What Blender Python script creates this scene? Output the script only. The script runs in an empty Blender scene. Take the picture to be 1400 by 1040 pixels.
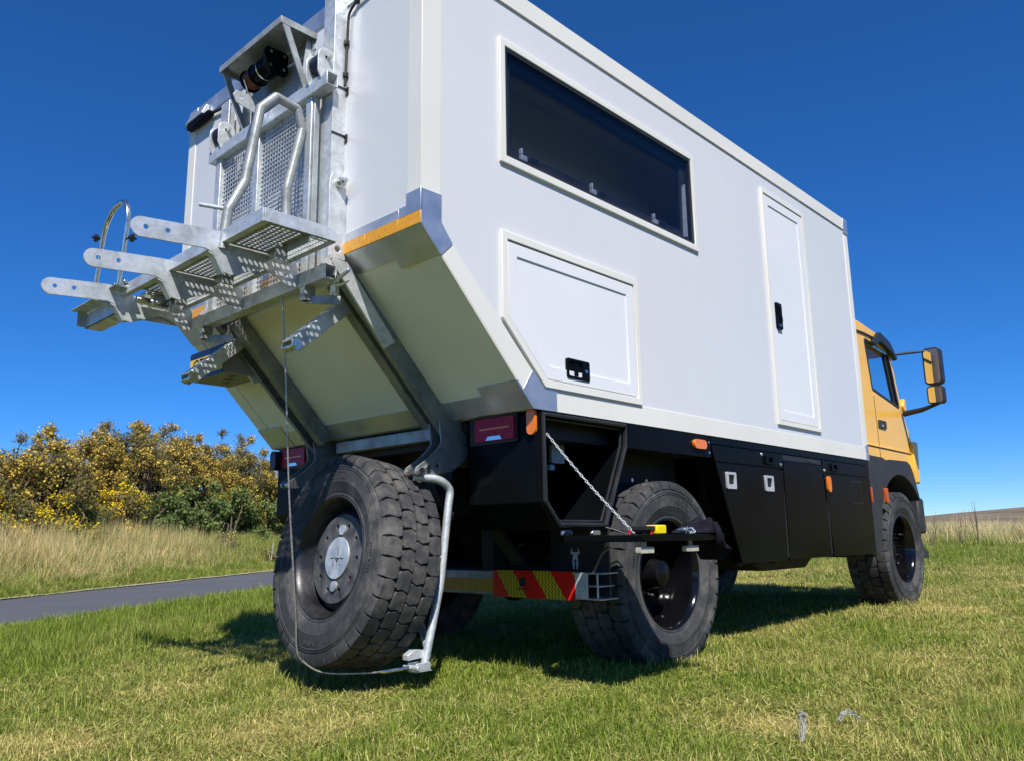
import bpy, bmesh, math, random
import numpy as np
from mathutils import Vector, Matrix
from mathutils.geometry import tessellate_polygon
random.seed(7); RNG = np.random.default_rng(11)
rad = math.radians
S = bpy.context.scene
COL = S.collection

# ------------------------------------------------------------------ camera
cd = bpy.data.cameras.new('camera'); cam = bpy.data.objects.new('camera', cd); COL.objects.link(cam)
CAM = Vector((-2.15628, -3.76943, 0.73499))
yaw, pitch, roll = 0.75584, 0.191644, -0.015234
fw = Vector((math.cos(yaw)*math.cos(pitch), math.sin(yaw)*math.cos(pitch), math.sin(pitch)))
rt = Vector((math.sin(yaw), -math.cos(yaw), 0)); up = rt.cross(fw)
r2 = rt*math.cos(roll)+up*math.sin(roll); u2 = up*math.cos(roll)-rt*math.sin(roll)
cam.matrix_world = Matrix(((r2.x, u2.x, -fw.x, CAM.x), (r2.y, u2.y, -fw.y, CAM.y), (r2.z, u2.z, -fw.z, CAM.z), (0, 0, 0, 1)))
cd.sensor_width = 36; cd.lens = 36*1095.83/1400; cd.clip_start = 0.05; cd.clip_end = 3000
S.camera = cam
# ------------------------------------------------------------------ sky, sun, exposure
SUN_EL, SUN_AZ = rad(51), math.atan2(-0.785, -0.62)      # azimuth of the sun measured from +x
sd = Vector((math.cos(SUN_EL)*math.cos(SUN_AZ), math.cos(SUN_EL)*math.sin(SUN_AZ), math.sin(SUN_EL)))
w = bpy.data.worlds.new('World'); S.world = w; w.use_nodes = True
nt = w.node_tree; sky = nt.nodes.new('ShaderNodeTexSky'); sky.sky_type = 'NISHITA'; sky.sun_disc = False
sky.sun_elevation = SUN_EL; sky.sun_rotation = math.atan2(sd.x, sd.y)
sky.altitude = 9000; sky.air_density = 2.5; sky.dust_density = 0.0; sky.ozone_density = 10.0
bg = nt.nodes['Background']; bg.inputs['Strength'].default_value = 0.114
hs = nt.nodes.new('ShaderNodeHueSaturation'); hs.inputs['Saturation'].default_value = 1.15; hs.inputs['Hue'].default_value = 0.505
nt.links.new(sky.outputs[0], hs.inputs['Color']); nt.links.new(hs.outputs[0], bg.inputs[0])
sl = bpy.data.lights.new('sun', 'SUN'); sl.energy = 5.0; sl.angle = rad(0.53); sl.color = (1.0, 0.955, 0.89)
so = bpy.data.objects.new('sun', sl); COL.objects.link(so); so.rotation_euler = (-sd).to_track_quat('-Z', 'Y').to_euler()
so.location = (-20, -25, 40)
S.view_settings.view_transform = 'Standard'; S.view_settings.look = 'None'; S.view_settings.gamma = 1
S.view_settings.use_curve_mapping = False; S.view_settings.exposure = 0.27

S.render.engine = 'CYCLES'; S.cycles.max_bounces = 6; S.cycles.diffuse_bounces = 3; S.cycles.glossy_bounces = 3; S.cycles.transmission_bounces = 3; S.cycles.transparent_max_bounces = 8

# ------------------------------------------------------------------ materials
def new_mat(name):
    m = bpy.data.materials.new(name); m.use_nodes = True
    return m, m.node_tree, m.node_tree.nodes['Principled BSDF']
def noise(nt, scale, detail=3, co=None, rough=0.5):
    n = nt.nodes.new('ShaderNodeTexNoise'); n.inputs['Scale'].default_value = scale
    n.inputs['Detail'].default_value = detail; n.inputs['Roughness'].default_value = rough
    if co is None:
        t = nt.nodes.new('ShaderNodeTexCoord'); co = t.outputs['Object']
    nt.links.new(co, n.inputs['Vector']); return n
def ramp(nt, fac, stops):
    r = nt.nodes.new('ShaderNodeValToRGB'); e = r.color_ramp.elements
    while len(e) < len(stops): e.new(0.5)
    for el, (p, c) in zip(e, stops):
        el.position = p; el.color = (c[0], c[1], c[2], 1) if hasattr(c, '__len__') else (c, c, c, 1)
    nt.links.new(fac, r.inputs[0]); return r
def bump(nt, p, h, strength, dist=0.01):
    b = nt.nodes.new('ShaderNodeBump'); b.inputs['Strength'].default_value = strength; b.inputs['Distance'].default_value = dist
    nt.links.new(h, b.inputs['Height']); nt.links.new(b.outputs[0], p.inputs['Normal'])
def simple(name, c, rough=0.5, metal=0.0, var=0.12, scale=6, spec=0.5, coat=0.0, bmp=0.0, bscale=60, rvar=0.1):
    m, t, p = new_mat(name)
    n = noise(t, scale, 5)
    lo = [x*(1-var) for x in c]; hi = [min(1, x*(1+var)) for x in c]
    r = ramp(t, n.outputs[0], [(0.3, lo), (0.7, hi)]); t.links.new(r.outputs[0], p.inputs['Base Color'])
    r2 = ramp(t, n.outputs[0], [(0.3, max(0, rough-rvar)), (0.7, min(1, rough+rvar))]); t.links.new(r2.outputs[0], p.inputs['Roughness'])
    p.inputs['Metallic'].default_value = metal; p.inputs['Specular IOR Level'].default_value = spec
    p.inputs['Coat Weight'].default_value = coat; p.inputs['Coat Roughness'].default_value = 0.05
    if bmp:
        nb = noise(t, bscale, 4); bump(t, p, nb.outputs[0], bmp)
    return m
M = {}
M['panel'] = simple('white_gelcoat', (0.68, 0.683, 0.685), 0.22, var=0.015, scale=1.2, bmp=0.05, bscale=2.2, rvar=0.06)
def streak(m, k):
    t = m.node_tree; p = t.nodes['Principled BSDF']; old = p.inputs['Base Color'].links[0].from_socket
    tc = t.nodes.new('ShaderNodeTexCoord'); mp = t.nodes.new('ShaderNodeMapping'); mp.inputs['Scale'].default_value = (9, 9, 0.35); t.links.new(tc.outputs['Object'], mp.inputs[0])
    n = noise(t, 2.0, 6, mp.outputs[0], 0.7); r = ramp(t, n.outputs[0], [(0.35, 1-k), (0.6, 1.0)]); mx = t.nodes.new('ShaderNodeMix'); mx.data_type = 'RGBA'; mx.blend_type = 'MULTIPLY'; mx.inputs[0].default_value = 1
    t.links.new(old, mx.inputs[6]); t.links.new(r.outputs[0], mx.inputs[7]); t.links.new(mx.outputs[2], p.inputs['Base Color'])
streak(M['panel'], 0.012)
M['trim'] = simple('cream_profile', (0.765, 0.75, 0.675), 0.38, var=0.03, scale=2, rvar=0.05)
M['white'] = simple('white_door', (0.76, 0.765, 0.77), 0.35, var=0.02, scale=2, rvar=0.05)
M['alu'] = simple('aluminium', (0.62, 0.64, 0.66), 0.40, 0.8, var=0.08, scale=9, bmp=0.03, bscale=12)
M['black'] = simple('black_paint', (0.004, 0.0048, 0.0052), 0.20, var=0.25, scale=3, spec=0.06, bmp=0.015, bscale=18, rvar=0.05)
M['black_matt'] = simple('black_chassis', (0.012, 0.012, 0.013), 0.6, var=0.4, scale=8, bmp=0.2)
M['plastic'] = simple('grey_black_plastic', (0.032, 0.032, 0.034), 0.55, var=0.2, scale=7, bmp=0.15, bscale=250)
M['seal'] = simple('rubber_seal', (0.02, 0.02, 0.021), 0.45)
M['cab'] = simple('orange_cab_paint', (0.92, 0.51, 0.07), 0.22, var=0.04, scale=2, spec=0.4, rvar=0.04)
M['underside'] = simple('cream_grp_underside', (0.87, 0.85, 0.67), 0.5, var=0.05, scale=3)
M['amber'] = simple('amber_lens', (0.85, 0.20, 0.005), 0.18, var=0.08, scale=40, coat=0.6)
M['side_reflector'] = simple('dark_orange_reflector', (0.55, 0.10, 0.02), 0.3, var=0.1, scale=40, spec=0.3)
M['redlens'] = simple('red_lens', (0.36, 0.018, 0.045), 0.3, var=0.15, scale=30, spec=0.2)
M['chrome'] = simple('chrome', (0.82, 0.83, 0.84), 0.12, 1.0, var=0.05, scale=30)
M['bright_steel'] = simple('bright_steel', (0.66, 0.67, 0.67), 0.38, 0.45, var=0.15, scale=60)
M['zinc'] = simple('zinc_plated', (0.70, 0.71, 0.66), 0.22, 1.0, var=0.1, scale=20)
M['navy'] = simple('navy_roller', (0.010, 0.010, 0.035), 0.5)
M['yellow_tool'] = simple('yellow_battery', (0.85, 0.68, 0.0), 0.4, var=0.05)
M['redtool'] = simple('red_plastic', (0.55, 0.02, 0.02), 0.4)
M['cloth'] = simple('dark_cloth', (0.012, 0.011, 0.018), 0.95, spec=0.1, var=0.5, scale=25, bmp=0.5, bscale=180)
M['beige'] = simple('beige_handle', (0.45, 0.43, 0.33), 0.5, var=0.15, scale=30)
M['sticker'] = simple('white_sticker', (0.62, 0.64, 0.64), 0.6, var=0.06)
M['silver_tag'] = simple('grey_tag', (0.42, 0.45, 0.47), 0.5, var=0.2, scale=40)
M['cable'] = simple('black_cable', (0.012, 0.012, 0.012), 0.5)
M['rope'] = simple('steel_rope', (0.42, 0.40, 0.36), 0.4, 0.7, var=0.35, scale=90)
M['copper'] = simple('rusty_winch_rope', (0.22, 0.07, 0.03), 0.6, 0.3, var=0.4, scale=60)
M['plate_yellow'] = simple('number_plate_yellow', (0.80, 0.52, 0.01), 0.35, var=0.03)
M['plate_body'] = simple('grey_plate_box', (0.30, 0.29, 0.27), 0.6)
M['plate_blue'] = simple('dark_blue_plastic', (0.008, 0.015, 0.05), 0.3)
M['mirror'] = simple('mirror_glass', (0.9, 0.9, 0.9), 0.01, 1.0, var=0.0, rvar=0.0)
M['interior'] = simple('grey_interior', (0.10, 0.10, 0.11), 0.8)
def galv(name, base, rough, dark=1.0):
    m, t, p = new_mat(name)
    tc = t.nodes.new('ShaderNodeTexCoord')
    v = t.nodes.new('ShaderNodeTexVoronoi'); v.inputs['Scale'].default_value = 42; t.links.new(tc.outputs['Object'], v.inputs['Vector'])
    n = noise(t, 7, 6, tc.outputs['Object'], 0.65)
    mx = t.nodes.new('ShaderNodeMix'); mx.data_type = 'RGBA'; mx.blend_type = 'MIX'; mx.inputs[0].default_value = 0.6
    r1 = ramp(t, v.outputs['Color'], [(0.1, [c*0.66 for c in base]), (0.9, [min(1, c*1.12) for c in base])])
    r2_ = ramp(t, n.outputs[0], [(0.34, [c*0.50 for c in base]), (0.60, [min(1, c*1.15) for c in base])])
    t.links.new(r1.outputs[0], mx.inputs[6]); t.links.new(r2_.outputs[0], mx.inputs[7]); t.links.new(mx.outputs[2], p.inputs['Base Color'])
    rr = ramp(t, n.outputs[0], [(0.3, rough+0.12), (0.7, rough-0.1)]); t.links.new(rr.outputs[0], p.inputs['Roughness'])
    p.inputs['Metallic'].default_value = 0.5
    nb = noise(t, 60, 4, tc.outputs['Object']); bump(t, p, nb.outputs[0], 0.12)
    return m
M['galv'] = galv('galvanised_steel', (0.70, 0.73, 0.735), 0.45)
M['galv_old'] = galv('weathered_galvanised_steel', (0.44, 0.46, 0.455), 0.52)
M['galv_shaded'] = galv('shaded_galvanised_steel', (0.27, 0.285, 0.28), 0.5)  # galvanised, with the shade under the overhang put into the base colour
M['galv_pipe'] = galv('dull_galvanised_pipe', (0.33, 0.35, 0.345), 0.55)
def rubber():
    m, t, p = new_mat('tyre_rubber')
    n = noise(t, 14, 6, rough=0.7); n2 = noise(t, 2.4, 4)
    a = t.nodes.new('ShaderNodeMath'); a.operation = 'MULTIPLY'; t.links.new(n.outputs[0], a.inputs[0]); t.links.new(n2.outputs[0], a.inputs[1])
    r = ramp(t, a.outputs[0], [(0.10, (0.020, 0.021, 0.022)), (0.24, (0.050, 0.051, 0.053)), (0.42, (0.15, 0.14, 0.125))])
    t.links.new(r.outputs[0], p.inputs['Base Color']); p.inputs['Roughness'].default_value = 0.78; p.inputs['Specular IOR Level'].default_value = 0.35
    nb = noise(t, 120, 4); bump(t, p, nb.outputs[0], 0.18)
    return m
M['rubber'] = rubber()
def tinted(name, tint, refl=1.0):
    m, t, p = new_mat(name); t.nodes.remove(p); out = t.nodes['Material Output']
    tr = t.nodes.new('ShaderNodeBsdfTransparent'); tr.inputs[0].default_value = (*tint, 1)
    gl = t.nodes.new('ShaderNodeBsdfGlossy'); gl.inputs['Roughness'].default_value = 0.03; gl.inputs[0].default_value = (0.9, 0.95, 1, 1)
    ge = t.nodes.new('ShaderNodeNewGeometry'); dt = t.nodes.new('ShaderNodeVectorMath'); dt.operation = 'DOT_PRODUCT'; t.links.new(ge.outputs['Normal'], dt.inputs[0]); t.links.new(ge.outputs['Incoming'], dt.inputs[1])
    def mm(op, a, b_=None):
        q = t.nodes.new('ShaderNodeMath'); q.operation = op
        for i, z in enumerate((a, b_)):
            if isinstance(z, (int, float)): q.inputs[i].default_value = z
            elif z is not None: t.links.new(z, q.inputs[i])
        return q
    fr = mm('ADD', mm('MULTIPLY', mm('POWER', mm('SUBTRACT', 1.0, mm('ABSOLUTE', dt.outputs['Value']).outputs[0]).outputs[0], 5.0).outputs[0], 0.48).outputs[0], 0.02)
    mx = t.nodes.new('ShaderNodeMixShader'); t.links.new(fr.outputs[0], mx.inputs[0]); t.links.new(tr.outputs[0], mx.inputs[1]); t.links.new(gl.outputs[0], mx.inputs[2])
    t.links.new(mx.outputs[0], out.inputs[0]); return m
M['tint'] = tinted('tinted_acrylic', (0.80, 0.82, 0.86))
M['glass'] = tinted('cab_glass', (0.90, 0.94, 0.95))
def chevron():
    m, t, p = new_mat('red_yellow_reflective_chevron')
    tc = t.nodes.new('ShaderNodeTexCoord'); sp = t.nodes.new('ShaderNodeSeparateXYZ'); t.links.new(tc.outputs['Object'], sp.inputs[0])
    def mth(op, a, b=None):
        q = t.nodes.new('ShaderNodeMath'); q.operation = op
        for i, z in enumerate((a, b)):
            if z is None: continue
            if isinstance(z, (int, float)): q.inputs[i].default_value = z
            else: t.links.new(z, q.inputs[i])
        return q.outputs[0]
    # stripes lean: going down they move right (-y)
    k = mth('ADD', mth('MULTIPLY', sp.outputs['Y'], -1.0), mth('MULTIPLY', sp.outputs['Z'], 0.73))
    s = mth('FRACT', mth('MULTIPLY', mth('ADD', k, 2.79*3-0.43-0.024-0.40), 1/0.279))
    isred = mth('GREATER_THAN', s, 0.47)
    wv = mth('SINE', mth('ADD', mth('MULTIPLY', sp.outputs['Y'], 2*math.pi/0.0235), mth('MULTIPLY', mth('SINE', mth('MULTIPLY', sp.outputs['Z'], 2*math.pi/0.02)), 1.5)))
    hc = ramp(t, mth('MULTIPLY', mth('ADD', wv, 1.0), 0.5), [(0.3, (0.16, 0.13, 0.01)), (0.55, (0.72, 0.52, 0.02))])
    mx = t.nodes.new('ShaderNodeMix'); mx.data_type = 'RGBA'; t.links.new(isred, mx.inputs[0]); t.links.new(hc.outputs[0], mx.inputs[6]); mx.inputs[7].default_value = (0.72, 0.014, 0.008, 1)
    t.links.new(mx.outputs[2], p.inputs['Base Color']); p.inputs['Roughness'].default_value = 0.3
    # plain honeycomb strip
    m2, t2, p2 = new_mat('yellow_reflective_strip')
    tc2 = t2.nodes.new('ShaderNodeTexCoord'); sp2 = t2.nodes.new('ShaderNodeSeparateXYZ'); t2.links.new(tc2.outputs['Object'], sp2.inputs[0])
    def mth2(op, a, b=None):
        q = t2.nodes.new('ShaderNodeMath'); q.operation = op
        for i, z in enumerate((a, b)):
            if z is None: continue
            if isinstance(z, (int, float)): q.inputs[i].default_value = z
            else: t2.links.new(z, q.inputs[i])
        return q.outputs[0]
    wv2 = mth2('SINE', mth2('ADD', mth2('MULTIPLY', sp2.outputs['Y'], 2*math.pi/0.0235), mth2('MULTIPLY', mth2('SINE', mth2('MULTIPLY', sp2.outputs['Z'], 2*math.pi/0.02)), 1.5)))
    h2 = ramp(t2, mth2('MULTIPLY', mth2('ADD', wv2, 1.0), 0.5), [(0.3, (0.16, 0.10, 0.01)), (0.55, (0.74, 0.45, 0.02))])
    t2.links.new(h2.outputs[0], p2.inputs['Base Color']); p2.inputs['Roughness'].default_value = 0.3
    return m, m2
M['chevron'], M['strip'] = chevron()
M['orange_tape'] = simple('orange_reflective_tape', (0.80, 0.36, 0.015), 0.3, var=0.12, scale=70, coat=0.3)

# ------------------------------------------------------------------ mesh builder
def basis(d):
    d = d.normalized(); a = Vector((0, 0, 1)) if abs(d.z) < 0.95 else Vector((1, 0, 0))
    x = d.cross(a).normalized(); return x, x.cross(d).normalized()
class MB:
    def __init__(s): s.v = []; s.f = []
    def add(s, vs, fs):
        o = len(s.v); s.v += [tuple(p) for p in vs]; s.f += [tuple(i+o for i in f) for f in fs]; return s
    def box(s, x0, x1, y0, y1, z0, z1):
        vs = [(x, y, z) for x in (x0, x1) for y in (y0, y1) for z in (z0, z1)]
        return s.add(vs, [(0, 1, 3, 2), (4, 6, 7, 5), (0, 4, 5, 1), (2, 3, 7, 6), (0, 2, 6, 4), (1, 5, 7, 3)])
    def _m(s, axis, p, a):
        return {'y': (p[0], a, p[1]), 'x': (a, p[0], p[1]), 'z': (p[0], p[1], a)}[axis]
    def plate(s, outer, axis, a, b, holes=()):
        loops = [list(outer)] + [list(h) for h in holes]
        tris = tessellate_polygon([[Vector((p[0], p[1], 0)) for p in l] for l in loops])
        flat = [p for l in loops for p in l]; n = len(flat)
        vs = [s._m(axis, p, a) for p in flat] + [s._m(axis, p, b) for p in flat]
        fs = [tuple(t) for t in tris] + [tuple(i+n for i in reversed(t)) for t in tris]
        o = 0
        for l in loops:
            k = len(l)
            for i in range(k): fs.append((o+i, o+(i+1) % k, o+(i+1) % k+n, o+i+n))
            o += k
        return s.add(vs, fs)
    def bar(s, p0, p1, prof, side):
        """extrude 2-D profile (u,v) from p0 to p1; u along side, v along the third axis"""
        p0, p1 = Vector(p0), Vector(p1); d = (p1-p0).normalized(); u = Vector(side); u = (u-d*u.dot(d)).normalized(); v = d.cross(u)
        loops = prof if isinstance(prof[0][0], (list, tuple)) else [prof]
        tris = tessellate_polygon([[Vector((q[0], q[1], 0)) for q in l] for l in loops]); flat = [q for l in loops for q in l]; n = len(flat)
        vs = [p0+u*q[0]+v*q[1] for q in flat] + [p1+u*q[0]+v*q[1] for q in flat]
        fs = [tuple(t) for t in tris] + [tuple(i+n for i in reversed(t)) for t in tris]; o = 0
        for l in loops:
            k = len(l)
            for i in range(k): fs.append((o+i, o+(i+1) % k, o+(i+1) % k+n, o+i+n))
            o += k
        return s.add(vs, fs)
    def tube(s, pts, r, n=10, closed=False, fillet=0.0):
        P = [Vector(p) for p in pts]
        if fillet:
            Q = [P[0]]
            for i in range(1, len(P)-1):
                a = (P[i-1]-P[i]); b = (P[i+1]-P[i]); L = min(fillet, a.length*0.45, b.length*0.45); a = P[i]+a.normalized()*L; b = P[i]+b.normalized()*L
                for k in range(6):
                    t = k/5; Q.append(a*(1-t)**2+P[i]*2*t*(1-t)+b*t*t)
            P = Q+[P[-1]]
        m = len(P); x = None; vs = []
        for i in range(m):
            if closed: d = P[(i+1) % m]-P[i-1]
            else: d = P[min(i+1, m-1)]-P[max(i-1, 0)]
            d.normalize()
            if x is None: x, y = basis(d)
            else: x = (x-d*x.dot(d)).normalized(); y = d.cross(x)*-1; y = x.cross(d)
            rr = r[i] if hasattr(r, '__len__') else r
            vs += [P[i]+x*math.cos(2*math.pi*k/n)*rr+y*math.sin(2*math.pi*k/n)*rr for k in range(n)]
        fs = []
        for i in range(m if closed else m-1):
            j = (i+1) % m
            fs += [(i*n+k, i*n+(k+1) % n, j*n+(k+1) % n, j*n+k) for k in range(n)]
        if not closed: fs += [tuple(reversed(range(n))), tuple((m-1)*n+k for k in range(n))]
        return s.add(vs, fs)
    def cyl(s, p0, p1, r, n=16, r1=None):
        return s.tube([p0, p1], [r, r if r1 is None else r1], n)
    def lathe(s, prof, n=64, closed=False, M_=None):
        """prof: (r, a) about local y axis, a along y"""
        vs = []; m = len(prof)
        for k in range(n):
            c, q = math.cos(2*math.pi*k/n), math.sin(2*math.pi*k/n)
            vs += [Vector((r*c, a, r*q)) for r, a in prof]
        if M_ is not None: vs = [M_ @ p for p in vs]
        fs = [(k*m+i, ((k+1) % n)*m+i, ((k+1) % n)*m+i+1, k*m+i+1) for k in range(n) for i in range(m-1)]
        if closed: fs += [(k*m+m-1, ((k+1) % n)*m+m-1, ((k+1) % n)*m, k*m) for k in range(n)]
        return s.add(vs, fs)
    def build(s, name, mat, parent=None, smooth=True, bevel=0.0, seg=2, angle=38, loc=None):
        me = bpy.data.meshes.new(name); me.from_pydata(s.v, [], s.f)
        bm = bmesh.new(); bm.from_mesh(me); bmesh.ops.recalc_face_normals(bm, faces=bm.faces); bm.to_mesh(me); bm.free()
        if smooth:
            me.polygons.foreach_set('use_smooth', [True]*len(me.polygons)); me.set_sharp_from_angle(angle=rad(angle))
        me.materials.append(M[mat] if isinstance(mat, str) else mat)
        o = bpy.data.objects.new(name, me); COL.objects.link(o)
        if bevel:
            b = o.modifiers.new('bevel', 'BEVEL'); b.width = bevel; b.segments = seg; b.limit_method = 'ANGLE'; b.angle_limit = rad(40); b.harden_normals = False
        if parent is not None: attach(o, parent)
        return o
def wmat(o):
    """world matrix from hand-set transforms (no depsgraph update needed)"""
    m = Matrix.LocRotScale(o.location, o.rotation_euler, o.scale)
    return (wmat(o.parent) @ o.matrix_parent_inverse @ m) if o.parent else m
def attach(o, parent):
    """child mesh is written in world coordinates unless the parent is a local frame"""
    o.parent = parent
    if not parent.get('_local'): o.matrix_parent_inverse = wmat(parent).inverted()
def empty(name, loc, parent=None, rot=None, local=False):
    o = bpy.data.objects.new(name, None); COL.objects.link(o); o.empty_display_size = 0.1
    if local: o['_local'] = 1
    if parent is not None: o.parent = parent; o.matrix_parent_inverse = wmat(parent).inverted()
    o.location = loc
    if rot: o.rotation_euler = rot
    return o
def tag(o, label, cat, group=None, kind=None):
    o['label'] = label; o['category'] = cat
    if group: o['group'] = group
    if kind: o['kind'] = kind
    return o
def circ(cx, cy, r, n=16, a0=0): return [(cx+r*math.cos(a0+2*math.pi*k/n), cy+r*math.sin(a0+2*math.pi*k/n)) for k in range(n)]
def rrect(x0, x1, y0, y1, r, n=4):
    out = []
    for cx, cy, a in ((x1-r, y0+r, -90), (x1-r, y1-r, 0), (x0+r, y1-r, 90), (x0+r, y0+r, 180)):
        for k in range(n+1):
            t = rad(a+90*k/n); out.append((cx+r*math.cos(t), cy+r*math.sin(t)))
    return out
def inset(poly, d):
    """offset a simple counter-clockwise or clockwise polygon inward by d"""
    n = len(poly); A = sum(poly[i][0]*poly[(i+1) % n][1]-poly[(i+1) % n][0]*poly[i][1] for i in range(n)); sg = 1 if A > 0 else -1; out = []
    for i in range(n):
        p0, p1, p2 = Vector(poly[i-1]), Vector(poly[i]), Vector(poly[(i+1) % n])
        a = (p1-p0).normalized(); b = (p2-p1).normalized(); na = Vector((-a.y, a.x))*sg; nb = Vector((-b.y, b.x))*sg
        k = na+nb; k = k/(1+na.dot(nb)); q = p1+k*d; out.append((q.x, q.y))
    return out
def text_mesh(body, size, extrude):
    c = bpy.data.curves.new('txt', 'FONT'); c.body = body; c.size = size; c.extrude = extrude; c.align_x = 'CENTER'; c.align_y = 'CENTER'; c.resolution_u = 2
    o = bpy.data.objects.new('txt', c); COL.objects.link(o); dg = bpy.context.evaluated_depsgraph_get(); me = o.evaluated_get(dg).to_mesh()
    vs = [v.co.copy() for v in me.vertices]; fs = [tuple(p.vertices) for p in me.polygons]
    o.evaluated_get(dg).to_mesh_clear(); bpy.data.objects.remove(o); bpy.data.curves.remove(c)
    return vs, fs

# ================================================================== GROUND, ROAD, HILL
def vnoise(x, y, scale, seed=0):
    x = np.asarray(x, float)*scale; y = np.asarray(y, float)*scale; xi = np.floor(x).astype(np.int64); yi = np.floor(y).astype(np.int64); fx = x-xi; fy = y-yi
    def h(a, b):
        n = (a*374761393+b*668265263+seed*1442695041) & 0x7fffffff; n = ((n ^ (n >> 13))*1274126177) & 0x7fffffff; return ((n ^ (n >> 16)) & 0xffff)/65535.0
    fx = fx*fx*(3-2*fx); fy = fy*fy*(3-2*fy)
    return (h(xi, yi)*(1-fx)+h(xi+1, yi)*fx)*(1-fy)+(h(xi, yi+1)*(1-fx)+h(xi+1, yi+1)*fx)*fy
def fbm(x, y, scale, seed=0, o=3): return sum(vnoise(x, y, scale*2**k, seed+k)*0.5**k for k in range(o))/sum(0.5**k for k in range(o))
def sstep(a, b, x): t = np.clip((np.asarray(x, float)-a)/(b-a), 0, 1); return t*t*(3-2*t)
RD = (0.855, 0.519)                                   # road direction
def rs(x, y): return -RD[1]*np.asarray(x, float)+RD[0]*np.asarray(y, float)
def rtt(x, y): return RD[0]*np.asarray(x, float)+RD[1]*np.asarray(y, float)
def height(x, y):
    x = np.asarray(x, float); y = np.asarray(y, float); s = rs(x, y)
    h = 0.009*np.clip(x, 0, 12)+0.016*np.clip(x-12, 0, 18)*sstep(6, -2, s)
    onroad = sstep(3.2, 3.9, s)*sstep(7.6, 6.7, s)
    h = h+0.72*sstep(6.8, 10.2, s)-0.012*np.clip(s-14, 0, 60)
    h = h+(fbm(x, y, 0.9, 3)-0.5)*0.05*(1-onroad)*sstep(0.4, 3.0, np.hypot(x-2.0, y))
    h = h+0.10*sstep(0.0, -1.4, y+3.0+0.25*x)*sstep(-3, 0, x)      # slight rise at the near right corner
    return h
def straw(x, y):
    s = rs(x, y)
    v = 0.27+0.95*(fbm(x, y, 0.7, 21, 4)-0.5)+0.8*(fbm(x, y, 2.6, 5, 3)-0.5)
    v = v+0.22*np.exp(-((y+1.05)/0.25)**2)*sstep(0.9, -0.5, x)+0.16*np.exp(-((y+1.02-0.02*x)/0.22)**2)*sstep(2.6, 3.2, x)
    v = v-0.30*sstep(1.2, 3.0, s)*sstep(7.2, 6, s)+0.25*sstep(6.5, 7.5, s)+0.22*sstep(5, 9, x)*sstep(15, 11, x)
    for cx, cy, r in ((0.88, -2.24, 0.16), (-1.05, -0.33, 0.22), (5.6, -1.6, 0.35)): v = v+0.85*np.exp(-((x-cx)**2+(y-cy)**2)/(r*r))
    return np.clip(v, 0, 1)
def axis_(lo, hi, n, c, k):
    t = np.linspace(-1, 1, n); q = np.sinh(k*t)/math.sinh(k); return np.where(q < 0, c+q*(c-lo), c+q*(hi-c))
gxs, gys = axis_(-60, 900, 240, 1.0, 5.4), axis_(-300, 900, 240, 2.0, 5.4)
GX, GY = np.meshgrid(gxs, gys, indexing='ij'); GZ = height(GX, GY)
me = bpy.data.meshes.new('ground'); vs = np.stack([GX.ravel(), GY.ravel(), GZ.ravel()], 1); ni, nj = GX.shape
idx = np.arange(ni*nj).reshape(ni, nj); fs = np.stack([idx[:-1, :-1].ravel(), idx[1:, :-1].ravel(), idx[1:, 1:].ravel(), idx[:-1, 1:].ravel()], 1)
me.from_pydata(vs.tolist(), [], fs.tolist()); me.polygons.foreach_set('use_smooth', [True]*len(me.polygons))
at = me.attributes.new('straw', 'FLOAT', 'POINT'); at.data.foreach_set('value', straw(GX, GY).ravel().astype(np.float32))
ground = bpy.data.objects.new('ground', me); COL.objects.link(ground); ground['kind'] = 'structure'
m, t, p = new_mat('turf_soil'); a = t.nodes.new('ShaderNodeAttribute'); a.attribute_name = 'straw'
n1 = noise(t, 30, 5); n2 = noise(t, 3, 4)
r1 = ramp(t, a.outputs['Fac'], [(0.15, (0.042, 0.058, 0.011)), (0.55, (0.125, 0.117, 0.04)), (0.9, (0.42, 0.33, 0.16))])
mx = t.nodes.new('ShaderNodeMix'); mx.data_type = 'RGBA'; mx.blend_type = 'MULTIPLY'; mx.inputs[0].default_value = 0.8; t.links.new(r1.outputs[0], mx.inputs[6])
r3 = ramp(t, n1.outputs[0], [(0.3, 0.45), (0.7, 1.0)]); t.links.new(r3.outputs[0], mx.inputs[7]); t.links.new(mx.outputs[2], p.inputs['Base Color'])
p.inputs['Roughness'].default_value = 0.95; p.inputs['Specular IOR Level'].default_value = 0.1; bump(t, p, n1.outputs[0], 0.8, 0.03); ground.data.materials.append(m)
# road sheet
def ribbon(name, s0, s1, t0, t1, lift, mat, wob=0.0, n=160, ns=6, seed=1):
    ts = np.linspace(t0, t1, n); rows = []
    for t_ in ts:
        w0 = wob*(vnoise(t_, 0.0, 1.7, seed)-0.5)*2; w1 = wob*(vnoise(t_, 9.0, 2.3, seed)-0.5)*2
        for k in range(ns):
            s = s0+w0+(s1+w1-s0-w0)*k/(ns-1); x = RD[0]*t_-RD[1]*s; y = RD[1]*t_+RD[0]*s; crown = 0.02*(1-(2*k/(ns-1)-1)**2) if ns > 3 else 0
            rows.append((x, y, float(height(x, y))+lift+crown))
    me = bpy.data.meshes.new(name); me.from_pydata(rows, [], [(i*ns+k, (i+1)*ns+k, (i+1)*ns+k+1, i*ns+k+1) for i in range(n-1) for k in range(ns-1)])
    me.polygons.foreach_set('use_smooth', [True]*len(me.polygons)); me.materials.append(mat); o = bpy.data.objects.new(name, me); COL.objects.link(o); o['kind'] = 'structure'; return o
m, t, p = new_mat('asphalt'); n1 = noise(t, 140, 4); n2 = noise(t, 1.3, 4)
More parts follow.
